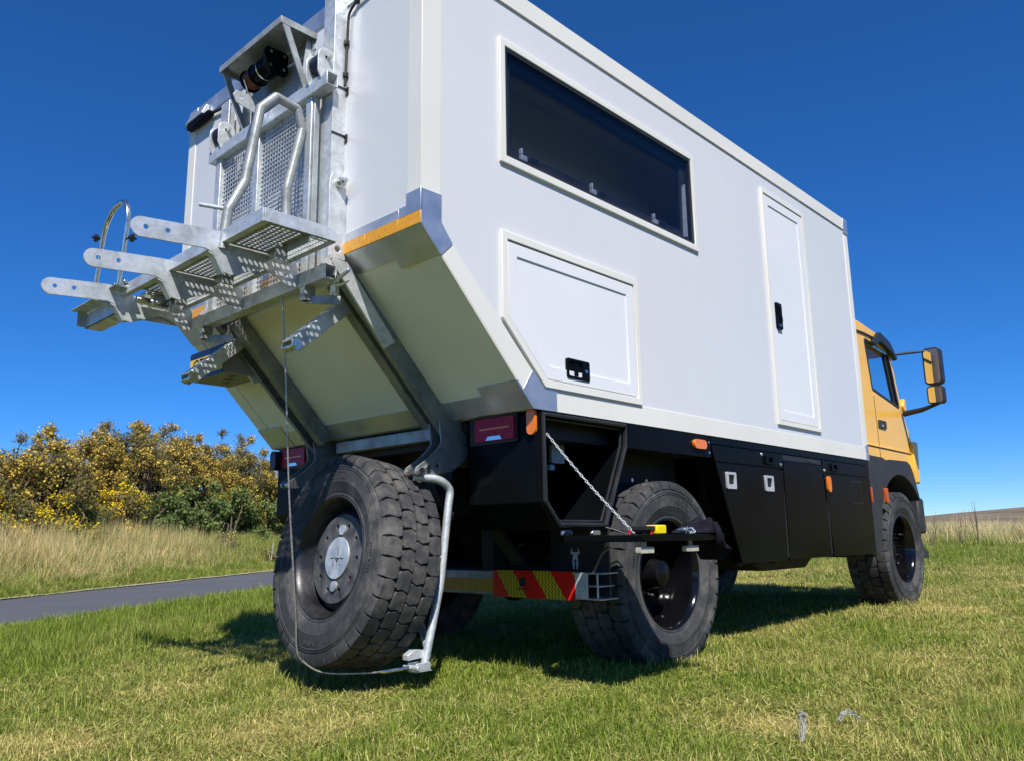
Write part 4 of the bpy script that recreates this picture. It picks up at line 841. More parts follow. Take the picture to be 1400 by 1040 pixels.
# left open frame of the deck
fr = MB(); fr.box(-0.60, -0.50, 1.185, 1.193, 1.975, 2.085); fr.box(-0.50, -0.20, 0.70, 0.708, 1.95, 2.05)
fr.plate([(-0.54, 2.05), (-0.54, 1.955), (-0.46, 1.955), (-0.36, 2.0), (-0.36, 2.05)], 'y', 0.84, 0.848); fr.box(-0.555, -0.46, 0.70, 1.19, 1.967, 1.973); fr.box(-0.64, -0.555, 0.86, 1.19, 2.058, 2.063); fr.box(-0.555, -0.549, 0.69, 1.19, 1.967, 2.058)
fr.build('left_frame', 'galv', rack, bevel=0.001)
cla = MB(); cla.box(-0.47, -0.30, 0.50, 0.64, 2.06, 2.075); cla.box(-0.44, -0.36, 0.52, 0.56, 1.99, 2.06); cla.cyl((-0.5, 0.60, 2.03), (-0.26, 0.60, 2.03), 0.02, 12); cla.box(-0.36, -0.30, 0.50, 0.53, 1.97, 2.08); cla.cyl((-0.42, 0.48, 2.01), (-0.42, 0.62, 2.01), 0.012, 10); cla.box(-0.62, -0.50, 0.60, 0.92, 2.085, 2.100); cla.cyl((-0.58, 0.66, 2.10), (-0.58, 0.66, 2.15), 0.013, 8); cla.cyl((-0.56, 0.60, 2.12), (-0.56, 0.74, 2.12), 0.012, 8)
cla.build('clamp', 'zinc', rack, bevel=0.003)
# big wheel hoop of bent pipe
hp_ = [(-0.538, -0.448, 2.03), (-0.520, -0.448, 2.225), (-0.445, -0.448, 2.39), (-0.385, -0.448, 2.79), (-0.303, -0.448, 2.885), (-0.185, -0.448, 2.868), (-0.152, -0.448, 2.765), (-0.226, -0.448, 2.42), (-0.222, -0.448, 2.08)]
hoop = MB().tube(hp_, 0.0235, 16, fillet=0.004).build('wheel_hoop', 'galv_pipe', rack, angle=20)
MB().cyl((-0.53, -0.43, 2.235), (-0.60, -0.33, 2.265), 0.010, 10).build('hoop_peg', 'galv', hoop)
# small zinc hoop with thumb screws
sh2 = [(-0.60, 0.955, 2.085), (-0.60, 0.905, 2.36), (-0.60, 0.86, 2.50), (-0.60, 0.74, 2.58), (-0.60, 0.60, 2.575), (-0.60, 0.54, 2.50), (-0.60, 0.545, 2.40), (-0.60, 0.60, 2.09)]
shp = MB().tube(sh2, 0.0145, 12, fillet=0.06).build('clamp_hoop', 'zinc', rack)
for (p, d) in (((-0.60, 0.885, 2.44), Vector((-0.3, 0.95, 0.1))), ((-0.60, 0.555, 2.34), Vector((0.3, -0.95, -0.1)))):
    p = Vector(p); kb = MB(); kb.cyl(p, p+d*0.055, 0.006, 8)
    for a in (0, 90): kb.bar(p+d*0.05, p+d*0.068, [(-0.022, -0.007), (0.022, -0.007), (0.022, 0.007), (-0.022, 0.007)], basis(d)[0]*math.cos(rad(a))+basis(d)[1]*math.sin(rad(a)))
    kb.build('thumb_screw', 'cable', shp, bevel=0.002)
# ================================================================== SPARE WHEEL, CRADLE AND CABLE
spare = tag(empty('spare_wheel', (0.2, -0.215, 0.65), None, None, True), 'spare truck wheel hanging under the sloping rear of the truck', 'wheel')
# outer face looks back (-x) and 9 degrees up
n_ = Vector((-math.cos(rad(9.2)), 0.04*math.cos(rad(9.2)), math.sin(rad(9.2)))).normalized()
yax = -n_; zax = Vector((0, 0, 1)); zax = (zax-yax*zax.dot(yax)).normalized(); xax = yax.cross(zax)
Rm = Matrix((xax, yax, zax)).transposed()
spare.location = Vector((0.205, -0.225, 0.652))-n_*0.168
spare.rotation_euler = Rm.to_euler(); spare.scale = (1, 0.91, 1)
to = bpy.data.objects.new('tyre', ty_mesh); COL.objects.link(to); to.parent = spare
M['spare_rim'] = simple('worn_dark_rim', (0.028, 0.028, 0.032), 0.35, 0.2, var=0.5, scale=9, bmp=0.1)
M['worn_disc'] = simple('worn_grey_disc', (0.085, 0.083, 0.080), 0.55, 0.1, var=0.75, scale=13, bmp=0.25)
M['bright_plate'] = simple('brushed_plate', (0.52, 0.55, 0.56), 0.42, 0.4, var=0.35, scale=14)
rm = MB(); rm.lathe([(0.300, -0.150), (0.309, -0.160), (0.311, -0.168), (0.305, -0.172), (0.297, -0.165), (0.290, -0.150), (0.282, -0.135), (0.276, -0.09), (0.262, -0.06), (0.258, 0.06), (0.282, 0.14), (0.310, 0.166)], 72)
rm.lathe([(0.262, -0.04), (0.25, -0.075), (0.226, -0.095)], 72); rm.build('rim', 'spare_rim', spare)
holes = [circ(0.168*math.cos(rad(a)), 0.168*math.sin(rad(a)), 0.013, 12) for a in (0, 36, 72, 108, 144, 180, 216, 252, 288, 324)]
MB().plate(circ(0, 0, 0.226, 56), 'y', -0.100, -0.088, holes).build('disc', 'worn_disc', spare, bevel=0.002)
st = [[(-0.009, 0.012), (0.009, 0.012), (0.003, 0.055), (-0.003, 0.055)], [(-0.006, -0.05), (0.006, -0.05), (0.006, -0.025), (0.02, -0.003), (0.01, -0.001), (0, -0.015), (-0.01, -0.001), (-0.02, -0.003), (-0.006, -0.025)], circ(-0.032, -0.038, 0.0065, 8), circ(0.032, -0.038, 0.0065, 8)]
MB().plate(circ(0, 0, 0.106, 44), 'y', -0.109, -0.101, st).build('cover_plate', 'bright_plate', spare, bevel=0.001)
cb_ = MB()
for z in (0.142, -0.142): cb_ = MB(); cb_.cyl((0.01, -0.10, z), (0.01, -0.112, z), 0.026, 16); cb_.build('clamp_bolt', 'bright_plate', spare)
# cradle: bent pipes each side and a bar under the tyre, hinged on the swing brackets
cr = MB(); cr.tube([(0.47, -0.60, 1.040), (0.60, -0.65, 1.030), (0.672, -0.655, 0.985), (0.655, -0.655, 0.90), (0.60, -0.655, 0.50), (0.495, -0.655, 0.115)], 0.0205, 14, fillet=0.05)
cradle = cr.build('spare_wheel_cradle', 'galv', truck)
MB().cyl((0.53, -0.645, 0.17), (0.56, 0.10, 0.17), 0.022, 12).cyl((0.525, -0.64, 0.22), (0.72, -0.3, 0.42), 0.018, 12).build('cradle_bar', 'galv', cradle)
fo = MB(); fo.box(0.42, 0.51, -0.690, -0.683, 0.11, 0.148); fo.box(0.42, 0.51, -0.63, -0.623, 0.11, 0.148); fo.box(0.42, 0.52, -0.69, -0.623, 0.106, 0.111); fo.plate([(0.40, 0.16), (0.50, 0.165), (0.50, 0.20), (0.44, 0.205), (0.40, 0.185)], 'y', -0.65, -0.61); fo.cyl((0.42, -0.71, 0.128), (0.42, -0.60, 0.128), 0.012, 10)
fo.build('cradle_foot', 'galv', cradle, bevel=0.003)
MB().bar((0.80, -0.40, 1.0), (0.70, -0.62, 0.84), [(-0.018, -0.018), (0.018, -0.018), (0.018, 0.018), (-0.018, 0.018)], (0, 0, 1)).build('cradle_stay', 'black_matt', cradle)
rp = MB(); pts = [Vector((-0.13, -0.285, 1.93)), Vector((-0.085, -0.275, 1.50)), Vector((-0.035, -0.262, 0.95)), Vector((0.03, -0.25, 0.40)), Vector((0.045, -0.25, 0.22)), Vector((0.085, -0.255, 0.155)), Vector((0.16, -0.32, 0.105)), Vector((0.30, -0.50, 0.105)), Vector((0.41, -0.655, 0.128))]
Q = []
for i in range(len(pts)-1):
    p0, p1, p2, p3 = pts[max(0, i-1)], pts[i], pts[i+1], pts[min(len(pts)-1, i+2)]
    for k in range(8):
        t = k/8; Q.append(0.5*((2*p1)+(p2-p0)*t+(2*p0-5*p1+4*p2-p3)*t*t+(3*p1-p0-3*p2+p3)*t**3))
rp.tube(Q+[pts[-1]], 0.0045, 7)
rope = rp.build('steel_cable', 'rope', None)
tag(rope, 'thin steel cable running down past the spare wheel to its cradle foot', 'cable')
MB().cyl((0.33, -0.54, 0.109), (0.41, -0.655, 0.130), 0.0085, 8).build('cable_ferrule', 'zinc', rope)
# ================================================================== THINGS LEFT ON THE FLAP
tool = MB(); tool.box(0.775, 0.95, -1.735, -1.690, 0.752, 0.772); tool.cyl((0.78, -1.712, 0.752), (0.90, -1.712, 0.756), 0.017, 14); tool.box(0.83, 0.86, -1.725, -1.70, 0.735, 0.752)
to_ = tool.build('cordless_tool', 'cable', None, bevel=0.003); tag(to_, 'black cordless tool with red nose and yellow battery lying on the flap', 'power tool')
MB().box(0.917, 0.995, -1.745, -1.683, 0.735, 0.776).build('battery', 'yellow_tool', to_, bevel=0.006)
MB().cyl((0.772, -1.700, 0.745), (0.797, -1.700, 0.745), 0.010, 12).build('nose', 'redtool', to_)
MB().box(0.89, 0.905, -1.73, -1.70, 0.735, 0.756).build('trigger', 'redtool', to_)
pl_ = MB(); pl_.cyl((1.165, -1.70, 0.754), (1.25, -1.71, 0.757), 0.005, 8)
for k in range(5): a = random.uniform(-0.3, 0.3); pl_.cyl((1.205+0.022*k, -1.72+a*0.05, 0.736), (1.215+0.022*k, -1.69, 0.765+a*0.02), 0.005, 6)
pl_.tube([(1.21, -1.72, 0.742), (1.24, -1.70, 0.765), (1.29, -1.71, 0.742)], 0.006, 8)
p_ = pl_.build('socket_set', 'zinc', None); tag(p_, 'loose silver tools beside the dark cloth on the flap', 'tools')
# crumpled cloth draped over the far corner of the flap
def cloth():
    m = MB(); nu, nv = 34, 22; vs = []
    R = np.random.default_rng(5)
    ph = R.uniform(0, 6.28, 12)
    for i in range(nu):
        for j in range(nv):
            u, v = i/(nu-1), j/(nv-1)
            x = 1.285+0.27*u; y = -1.775+0.19*v
            f = 0.016*math.sin(9*u+5*v+ph[0])+0.013*math.sin(17*u-8*v+ph[1])+0.009*math.sin(7*u+21*v+ph[2])+0.006*math.sin(31*u+13*v+ph[3])
            edge = min(1, 6*u, 6*v, 6*(1-v))
            z = 0.737+0.050*math.sin(math.pi*min(1, u*1.25))*edge**0.6+max(0, f)*edge
            over = max(0, x-1.465); 
            if over > 0: z -= over*1.15+3.5*over*over; x -= over*0.28
            ov = max(0, -1.762-y)
            if ov > 0 and u > 0.35: z -= ov*4.5; y += ov*0.5; z = max(z, 0.66)
            vs.append((x+0.4*f*edge, y-0.3*f, z))
    fs = [(i*nv+j, (i+1)*nv+j, (i+1)*nv+j+1, i*nv+j+1) for i in range(nu-1) for j in range(nv-1)]
    m.add(vs, fs); o = m.build('crumpled_cloth', 'cloth', None, angle=180); s_ = o.modifiers.new('thick', 'SOLIDIFY'); s_.thickness = 0.005; s_.offset = 1; return o
tag(cloth(), 'crumpled dark cloth hanging over the end of the flap', 'cloth')
# ================================================================== GRASS
def leaf_mat(name, g0, g1, s0, s1, grad=None, inst=True, trans=0.35):
    m, t, p = new_mat(name); out = t.nodes['Material Output']
    bl = t.nodes.new('ShaderNodeAttribute'); bl.attribute_name = 'bl'
    f = bl.outputs['Fac']
    g = ramp(t, f, [(0.0, g0), (1.0, g1)]); s = ramp(t, f, [(0.0, s0), (1.0, s1)])
    mx = t.nodes.new('ShaderNodeMix'); mx.data_type = 'RGBA'; t.links.new(g.outputs[0], mx.inputs[6]); t.links.new(s.outputs[0], mx.inputs[7])
    ti = t.nodes.new('ShaderNodeAttribute'); ti.attribute_name = 'tint'; ti.attribute_type = 'INSTANCER'
    ad = t.nodes.new('ShaderNodeMath'); ad.operation = 'ADD'
    dv = t.nodes.new('ShaderNodeAttribute'); dv.attribute_name = 'dv'
    t.links.new(ti.outputs['Fac'], ad.inputs[0]); t.links.new(dv.outputs['Fac'], ad.inputs[1])
    last = ad
    if grad:
        hh = t.nodes.new('ShaderNodeAttribute'); hh.attribute_name = 'hh'; mu = t.nodes.new('ShaderNodeMath'); mu.operation = 'MULTIPLY_ADD'; mu.inputs[1].default_value = grad
        t.links.new(hh.outputs['Fac'], mu.inputs[0]); t.links.new(ad.outputs[0], mu.inputs[2]); last = mu
    last.use_clamp = True; t.links.new(last.outputs[0], mx.inputs[0])
    t.links.new(mx.outputs[2], p.inputs['Base Color']); p.inputs['Roughness'].default_value = 0.55; p.inputs['Specular IOR Level'].default_value = 0.25
    tr = t.nodes.new('ShaderNodeBsdfTranslucent'); t.links.new(mx.outputs[2], tr.inputs[0]); ms = t.nodes.new('ShaderNodeMixShader'); ms.inputs[0].default_value = trans
    t.links.new(p.outputs[0], ms.inputs[1]); t.links.new(tr.outputs[0], ms.inputs[2]); t.links.new(ms.outputs[0], out.inputs[0]); return m
M['lawn'] = leaf_mat('lawn_blades', (0.055, 0.115, 0.008), (0.33, 0.43, 0.045), (0.32, 0.27, 0.07), (0.86, 0.74, 0.29))
M['meadow'] = leaf_mat('meadow_blades', (0.18, 0.25, 0.035), (0.38, 0.45, 0.08), (0.68, 0.50, 0.23), (0.97, 0.80, 0.47), grad=1.15)
def tuft(name, n, h0, h1, r, wd, lean, mat, seg=3, flat=0.0, dvspread=0.5, seed=0):
    R = np.random.default_rng(seed); vs = []; fs = []; bl = []; hh = []; dv = []
    for i in range(n):
        a = R.uniform(0, 2*math.pi); q = r*math.sqrt(R.uniform()); bx, by = q*math.cos(a), q*math.sin(a); h = R.uniform(h0, h1); az = R.uniform(0, 2*math.pi); ln = R.uniform(0.15, 1)*lean; w_ = wd*R.uniform(0.6, 1.3)
        isflat = R.uniform() < flat
        if isflat: ln = 2.2; h *= R.uniform(1.2, 2.8); w_ *= 0.75
        px, py = -math.sin(az)*w_/2, math.cos(az)*w_/2; b_ = R.uniform(); d = (R.uniform()-0.5)*dvspread+(0.55 if isflat else 0); o = len(vs)
        for k in range(seg+1):
            t = k/seg; ang = ln*t; rr = h*t*math.sin(ang) if not isflat else h*t; z = h*t*math.cos(min(ang, 1.5)) if not isflat else 0.006+0.012*math.sin(3*t+i)
            cx, cy = bx+rr*math.cos(az), by+rr*math.sin(az); tw = (1-t**1.6)
            if k < seg: vs += [(cx+px*tw, cy+py*tw, z), (cx-px*tw, cy-py*tw, z)]; bl += [b_]*2; hh += [t]*2; dv += [d]*2
            else: vs.append((cx, cy, z)); bl.append(b_); hh.append(t); dv.append(d)
        for k in range(seg-1): fs.append((o+2*k, o+2*k+1, o+2*k+3, o+2*k+2))
        fs.append((o+2*seg-2, o+2*seg-1, o+2*seg))
    me = bpy.data.meshes.new(name); me.from_pydata(vs, [], fs)
    for nm, arr in (('bl', bl), ('hh', hh), ('dv', dv)): at = me.attributes.new(nm, 'FLOAT', 'POINT'); at.data.foreach_set('value', np.array(arr, np.float32))
    me.materials.append(M[mat]); return bpy.data.objects.new(name, me)
def kinds(name, objs):
    c = bpy.data.collections.new(name)
    for o in objs: c.objects.link(o)
    return c
def scatter(name, col, P, rot, scl, idx, tint):
    me = bpy.data.meshes.new(name); me.from_pydata(P.tolist(), [], [])
    def at(nm, ty, arr, fld):
        a = me.attributes.new(nm, ty, 'POINT'); a.data.foreach_set(fld, np.ascontiguousarray(arr).ravel())
    at('rot', 'FLOAT_VECTOR', rot.astype(np.float32), 'vector'); at('scl', 'FLOAT_VECTOR', scl.astype(np.float32), 'vector'); at('idx', 'INT', idx.astype(np.int32), 'value'); at('tint', 'FLOAT', tint.astype(np.float32), 'value')
    o = bpy.data.objects.new(name, me); COL.objects.link(o)
    g = bpy.data.node_groups.new(name, 'GeometryNodeTree'); g.interface.new_socket('Geometry', in_out='INPUT', socket_type='NodeSocketGeometry'); g.interface.new_socket('Geometry', in_out='OUTPUT', socket_type='NodeSocketGeometry')
    N = g.nodes; gi = N.new('NodeGroupInput'); go = N.new('NodeGroupOutput'); ip = N.new('GeometryNodeInstanceOnPoints'); ci = N.new('GeometryNodeCollectionInfo'); ci.inputs['Collection'].default_value = col; ci.inputs['Separate Children'].default_value = True; ci.inputs['Reset Children'].default_value = True
    def na(nm, ty):
        n = N.new('GeometryNodeInputNamedAttribute'); n.data_type = ty; n.inputs['Name'].default_value = nm; return n.outputs['Attribute']
    e2r = N.new('FunctionNodeEulerToRotation'); L = g.links.new
    L(gi.outputs[0], ip.inputs['Points']); L(ci.outputs[0], ip.inputs['Instance']); ip.inputs['Pick Instance'].default_value = True
    L(na('idx', 'INT'), ip.inputs['Instance Index']); L(na('rot', 'FLOAT_VECTOR'), e2r.inputs[0]); L(e2r.outputs[0], ip.inputs['Rotation']); L(na('scl', 'FLOAT_VECTOR'), ip.inputs['Scale']); L(ip.outputs[0], go.inputs[0])
    md = o.modifiers.new('grass', 'NODES'); md.node_group = g; return o
lawn_c = kinds('lawn_tufts', [tuft('lt%d' % k, 26, 0.014, 0.050, 0.080, 0.0046, 1.5, 'lawn', flat=0.30, dvspread=1.0, seed=k) for k in range(6)])
long_c = kinds('long_tufts', [tuft('gt%d' % k, 30, 0.08, 0.20, 0.07, 0.0048, 0.95, 'lawn', seg=4, dvspread=0.35, seed=20+k) for k in range(5)])
tall_c = kinds('tall_tufts', [tuft('tt%d' % k, 34, 0.30, 0.80, 0.15, 0.0095, 0.55, 'meadow', seg=4, dvspread=0.5, seed=40+k) for k in range(5)])
def wedge(r0, r1, dens, a0=-24, a1=112):
    n = int(dens*0.5*rad(a1-a0)*(r1*r1-r0*r0)); r = np.sqrt(RNG.uniform(r0*r0, r1*r1, n)); a = RNG.uniform(rad(a0), rad(a1), n); return CAM.x+r*np.cos(a), CAM.y+r*np.sin(a)
def longness(x, y):
    s = rs(x, y)
    v = sstep(0.9, 2.2, s)*(0.25+0.75*sstep(3.9, 3.0, s))*sstep(4.6, 3.9, s)*0.8
    v = np.maximum(v, sstep(-0.05, 0.45, -(y+2.42+0.5*(fbm(x, y, 1.2, 9)-0.5)))*sstep(0.2, 1.0, x)*sstep(7, 4, x)*0.68)
    v = np.maximum(v, sstep(9.5, 13, x)*0.5*sstep(3, 0, s))
    v = np.maximum(v, 0.30*sstep(0.60, 0.75, fbm(x, y, 0.9, 31, 2)))
    v = np.maximum(v, 0.05)
    return v
X = []; Y = []; SC = []
for r0, r1, d, sc in ((0.3, 4.2, 1150, 0.98), (4.2, 7, 600, 1.12), (7, 12, 230, 1.4), (12, 24, 55, 2.0), (24, 60, 8, 3.6)):
    x, y = wedge(r0, r1, d); X.append(x); Y.append(y); SC.append(np.full(len(x), sc))
X = np.concatenate(X); Y = np.concatenate(Y); SC = np.concatenate(SC); s_ = rs(X, Y); ok = ~((s_ > 3.9) & (s_ < 6.72)); X, Y, SC = X[ok], Y[ok], SC[ok]; n = len(X)
SCZ = SC*RNG.uniform(0.6, 1.4, n)*(0.35+1.3*fbm(X, Y, 4.5, 55, 2))*(1.12-0.55*np.clip(straw(X, Y), 0, 1))
lawn = scatter('lawn_grass', lawn_c, np.stack([X, Y, height(X, Y)-0.003], 1), np.stack([RNG.normal(0, 0.12, n), RNG.normal(0, 0.12, n), RNG.uniform(0, 6.28, n)], 1), np.stack([SC, SC, SCZ], 1), RNG.integers(0, 6, n), np.clip(straw(X, Y)*1.25-0.25+0.5*(fbm(X, Y, 9, 61, 2)-0.5)+RNG.normal(0, 0.2, n), -0.3, 1.1))
tag(lawn, 'short sunlit lawn grass with straw patches around the truck', 'grass', kind='stuff')
X = []; Y = []; SC = []
for r0, r1, d, sc in ((0.6, 4.2, 420, 0.75), (4.2, 8, 320, 0.95), (8, 14, 110, 1.15), (14, 24, 26, 1.6), (24, 55, 5, 2.6)):
    x, y = wedge(r0, r1, d); X.append(x); Y.append(y); SC.append(np.full(len(x), sc))
X = np.concatenate(X); Y = np.concatenate(Y); SC = np.concatenate(SC); lg = longness(X, Y); s_ = rs(X, Y)
ok = (RNG.uniform(0, 1, len(X)) < lg) & ~((s_ > 3.95) & (s_ < 6.75)); X, Y, SC, lg = X[ok], Y[ok], SC[ok], lg[ok]; n = len(X); SCZ = SC*(0.30+0.62*lg)*RNG.uniform(0.45, 1.3, n)
lng = scatter('long_grass', long_c, np.stack([X, Y, height(X, Y)-0.005], 1), np.stack([RNG.normal(0, 0.1, n), RNG.normal(0, 0.1, n), RNG.uniform(0, 6.28, n)], 1), np.stack([SC, SC, SCZ], 1), RNG.integers(0, 5, n), np.clip(straw(X, Y)*0.6-0.06+RNG.normal(0, 0.18, n), 0, 1))
tag(lng, 'longer green grass beside the road and at the near corner', 'grass', kind='stuff')
# tall bleached grass on the far verge
n = 9000; t_ = RNG.uniform(-2, 45, n); s_ = 6.85+RNG.beta(1.3, 1.2, n)*3.4; keep = RNG.uniform(0, 1, n) < np.clip(1.25-(t_-5)/40, 0.25, 1); t_, s_ = t_[keep], s_[keep]; n = len(t_)
X = RD[0]*t_-RD[1]*s_; Y = RD[1]*t_+RD[0]*s_; hz = 0.16+0.90*sstep(7.0, 8.6, s_)*(0.65+0.7*fbm(X, Y, 0.5, 77)); hz *= 1-0.42*sstep(11.5, 14.5, t_); hz *= 1-0.3*sstep(9.2, 10.2, s_)
tt = np.clip(-0.10-0.55*sstep(10.5, 13.5, t_)+1.0*(fbm(X, Y, 0.45, 91)-0.5)+RNG.normal(0, 0.14, n)-0.55*sstep(7.9, 7.1, s_), -1.2, 0.7)
vg = scatter('verge_grass', tall_c, np.stack([X, Y, height(X, Y)-0.01], 1), np.stack([RNG.normal(0, 0.12, n), RNG.normal(0, 0.12, n), RNG.uniform(0, 6.28, n)], 1), np.stack([np.full(n, 0.9)]*2+[hz*0.80*RNG.uniform(0.75, 1.2, n)], 1), RNG.integers(0, 5, n), tt)
tag(vg, 'tall bleached grass on the verge between road and gorse', 'grass', kind='stuff')
# tall pale grass in the field ahead
n = 9000; x, y = RNG.uniform(14, 75, n), RNG.uniform(-14, 26, n); cl = fbm(x, y, 0.16, 14, 3); keep = (RNG.uniform(0, 1, n) < sstep(0.36, 0.60, cl+0.18*sstep(20, 32, x))) & (rs(x, y) < 3.2); x, y = x[keep], y[keep]; n = len(x); hz = 0.5+0.6*sstep(16, 26, x)
fg = scatter('field_grass', tall_c, np.stack([x, y, height(x, y)-0.02], 1), np.stack([RNG.normal(0, 0.12, n), RNG.normal(0, 0.12, n), RNG.uniform(0, 6.28, n)], 1), np.stack([np.full(n, 1.5)]*2+[hz*RNG.uniform(0.6, 1.25, n)], 1), RNG.integers(0, 5, n), np.clip(-0.05+RNG.normal(0, 0.2, n)-0.35*sstep(22, 15, x), -0.7, 1))
tag(fg, 'pale tufted grass in the open field beyond the cab', 'grass', kind='stuff')

# ================================================================== GORSE AND BRAMBLES
def plain_leaf(name, c0, c1, trans=0.25):
    m, t, p = new_mat(name); out = t.nodes['Material Output']; bl = t.nodes.new('ShaderNodeAttribute'); bl.attribute_name = 'bl'; g = ramp(t, bl.outputs['Fac'], [(0, c0), (1, c1)])
    t.links.new(g.outputs[0], p.inputs['Base Color']); p.inputs['Roughness'].default_value = 0.6; p.inputs['Specular IOR Level'].default_value = 0.25
    tr = t.nodes.new('ShaderNodeBsdfTranslucent'); t.links.new(g.outputs[0], tr.inputs[0]); ms = t.nodes.new('ShaderNodeMixShader'); ms.inputs[0].default_value = trans
    t.links.new(p.outputs[0], ms.inputs[1]); t.links.new(tr.outputs[0], ms.inputs[2]); t.links.new(ms.outputs[0], out.inputs[0]); return m
M['gorse'] = plain_leaf('gorse_spines', (0.060, 0.066, 0.022), (0.36, 0.29, 0.10))
M['gorse_green'] = plain_leaf('bramble_leaves', (0.06, 0.10, 0.025), (0.27, 0.34, 0.10))
M['blossom'] = plain_leaf('gorse_blossom', (0.80, 0.50, 0.02), (1.0, 0.80, 0.015), 0.3)
M['blossom_dull'] = plain_leaf('fading_gorse_blossom', (0.48, 0.30, 0.05), (0.92, 0.68, 0.10), 0.25)
M['stem'] = simple('grey_brown_stem', (0.16, 0.125, 0.09), 0.9, var=0.3, scale=20)
M['dead'] = simple('bleached_dead_wood', (0.48, 0.42, 0.34), 0.9, var=0.2, scale=20)
def leaves(name, C, N, size, width, mat, parent, R, jitter):
    """spiky triangles: C cluster centres, N per cluster"""
    k = len(C)*N; c = np.repeat(C, N, 0)+R.normal(0, 1, (k, 3))*np.repeat(jitter, N)[:, None]
    d = R.normal(0, 1, (k, 3)); d[:, 2] += 0.35; d /= np.linalg.norm(d, axis=1)[:, None]; e = np.cross(d, R.normal(0, 1, (k, 3))); e /= np.linalg.norm(e, axis=1)[:, None]; L = size*R.uniform(0.5, 1.3, k)[:, None]; w_ = width*R.uniform(0.6, 1.3, k)[:, None]
    v = np.stack([c-d*L*0.5+e*w_*0.25, c+e*w_*0.5, c+d*L*0.5, c-e*w_*0.5], 1).reshape(-1, 3)
    me = bpy.data.meshes.new(name); f = np.arange(k*4).reshape(k, 4); me.from_pydata(v.tolist(), [], f.tolist()); b_ = np.clip(np.repeat(R.uniform(0, 1, len(C)), N)*0.55+R.uniform(0, 0.45, k), 0, 1)
    at = me.attributes.new('bl', 'FLOAT', 'POINT'); at.data.foreach_set('value', np.repeat(b_, 4).astype(np.float32)); me.materials.append(M[mat]); o = bpy.data.objects.new(name, me); COL.objects.link(o); attach(o, parent); return o
def bush(name, s, t, wid, hgt, label, cat, group, seed, kind='gorse', bloom=1.0, bright=False, depth=None, nlobe=26):
    R = np.random.default_rng(seed); bx, by = RD[0]*t-RD[1]*s, RD[1]*t+RD[0]*s; bz = float(height(bx, by)); root = tag(empty(name, (bx, by, bz)), label, cat, group); depth = depth or wid*0.75
    lob = []
    for i in range(nlobe):
        a = R.uniform(0, 2*math.pi); q = R.uniform()**0.38; zt = R.uniform(0.06, 1)
        fx = wid/2*q*math.cos(a)*(1.05-0.35*zt*zt); fy = depth/2*q*math.sin(a)*(1.05-0.35*zt*zt)
        lob.append((RD[0]*fx-RD[1]*fy, RD[1]*fx+RD[0]*fy, hgt*(zt-0.05)*(1-0.22*q*q), R.uniform(0.12, 0.27)*min(1, hgt/1.6)))
    for i in range(nlobe//7 if hgt > 1.4 else 0):
        x, y, z, r = lob[R.integers(0, len(lob))]; q = 1-0.5*((x*x+y*y)/(wid*wid/4)); lob.append((x, y, hgt*R.uniform(0.92, 1.14)*max(0.4, q), R.uniform(0.07, 0.12)))
    nlobe = len(lob)
    stem = MB(); base = Vector((bx, by, bz))
    for i, (x, y, z, r) in enumerate(lob):
        e = base+Vector((x, y, z)); b0 = base+Vector((x*0.18+R.normal(0, 0.06), y*0.18+R.normal(0, 0.06), -0.05)); md = (b0+e)/2+Vector((R.normal(0, 0.12), R.normal(0, 0.12), 0.1*hgt))
        stem.tube([b0, (b0+md)/2+Vector((R.normal(0, 0.04), R.normal(0, 0.04), 0)), md, (md+e)/2, e], [0.03, 0.024, 0.018, 0.012, 0.006], 5)
        for _ in range(3): q = Vector(R.normal(0, 1, 3)); q.z = abs(q.z); q.normalize(); stem.tube([e-Vector((0, 0, r*0.4)), e+q*r*1.1], [0.007, 0.003], 4)
    stem.build('stems', 'stem', root, smooth=False)
    if R.uniform() < 0.9:
        dd = MB()
        for _ in range(5):
            x, y, z, r = lob[R.integers(0, len(lob))]; p0 = base+Vector((x*0.8, y*0.8-0.1, z*R.uniform(0.1, 0.5))); dd.tube([p0, p0+Vector((R.normal(0, 0.12), R.normal(0, 0.12), R.uniform(0.2, 0.5)))], [0.010, 0.004], 4)
        dd.build('dead_twigs', 'dead', root, smooth=False)['kind'] = 'stuff'
    C = []; jit = []
    for x, y, z, r in lob:
        m_ = int(30*(r/0.25)**1.4)+6; g = R.normal(0, 1, (m_, 3)); g /= np.linalg.norm(g, axis=1)[:, None]; g *= (r*R.uniform(0.35, 1.15, m_)**0.6)[:, None]; g[:, 2] *= 0.9
        C.append(np.array([bx+x, by+y, bz+z])+g); jit.append(np.full(m_, 0.045))
    # fringe of finer clumps between lobes
    m_ = nlobe*3; i1, i2 = R.integers(0, nlobe, m_), R.integers(0, nlobe, m_); la = np.array(lob)[:, :3]; u = R.uniform(0, 1, m_)[:, None]; g = la[i1]*u+la[i2]*(1-u)+R.normal(0, 0.10, (m_, 3)); g = g[g[:, 2] > 0.05]; C.append(g+np.array([bx, by, bz])); jit.append(np.full(len(g), 0.06))
    C = np.concatenate(C); jit = np.concatenate(jit); ok = C[:, 2] > bz-0.02; C, jit = C[ok], jit[ok]
    if kind == 'gorse':
        lowm = ((C[:, 2]-bz)/hgt < 0.42*(0.6+0.8*R.uniform(0, 1, len(C)))) & (R.uniform(0, 1, len(C)) < 0.75)
        leaves('foliage', C[~lowm], 11, 0.085, 0.026, 'gorse', root, R, jit[~lowm])
        if lowm.sum() > 3: leaves('lower_foliage', C[lowm], 9, 0.085, 0.045, 'gorse_green', root, R, jit[lowm])
    else: leaves('foliage', C, 9, 0.085, 0.060, 'gorse_green', root, R, jit)
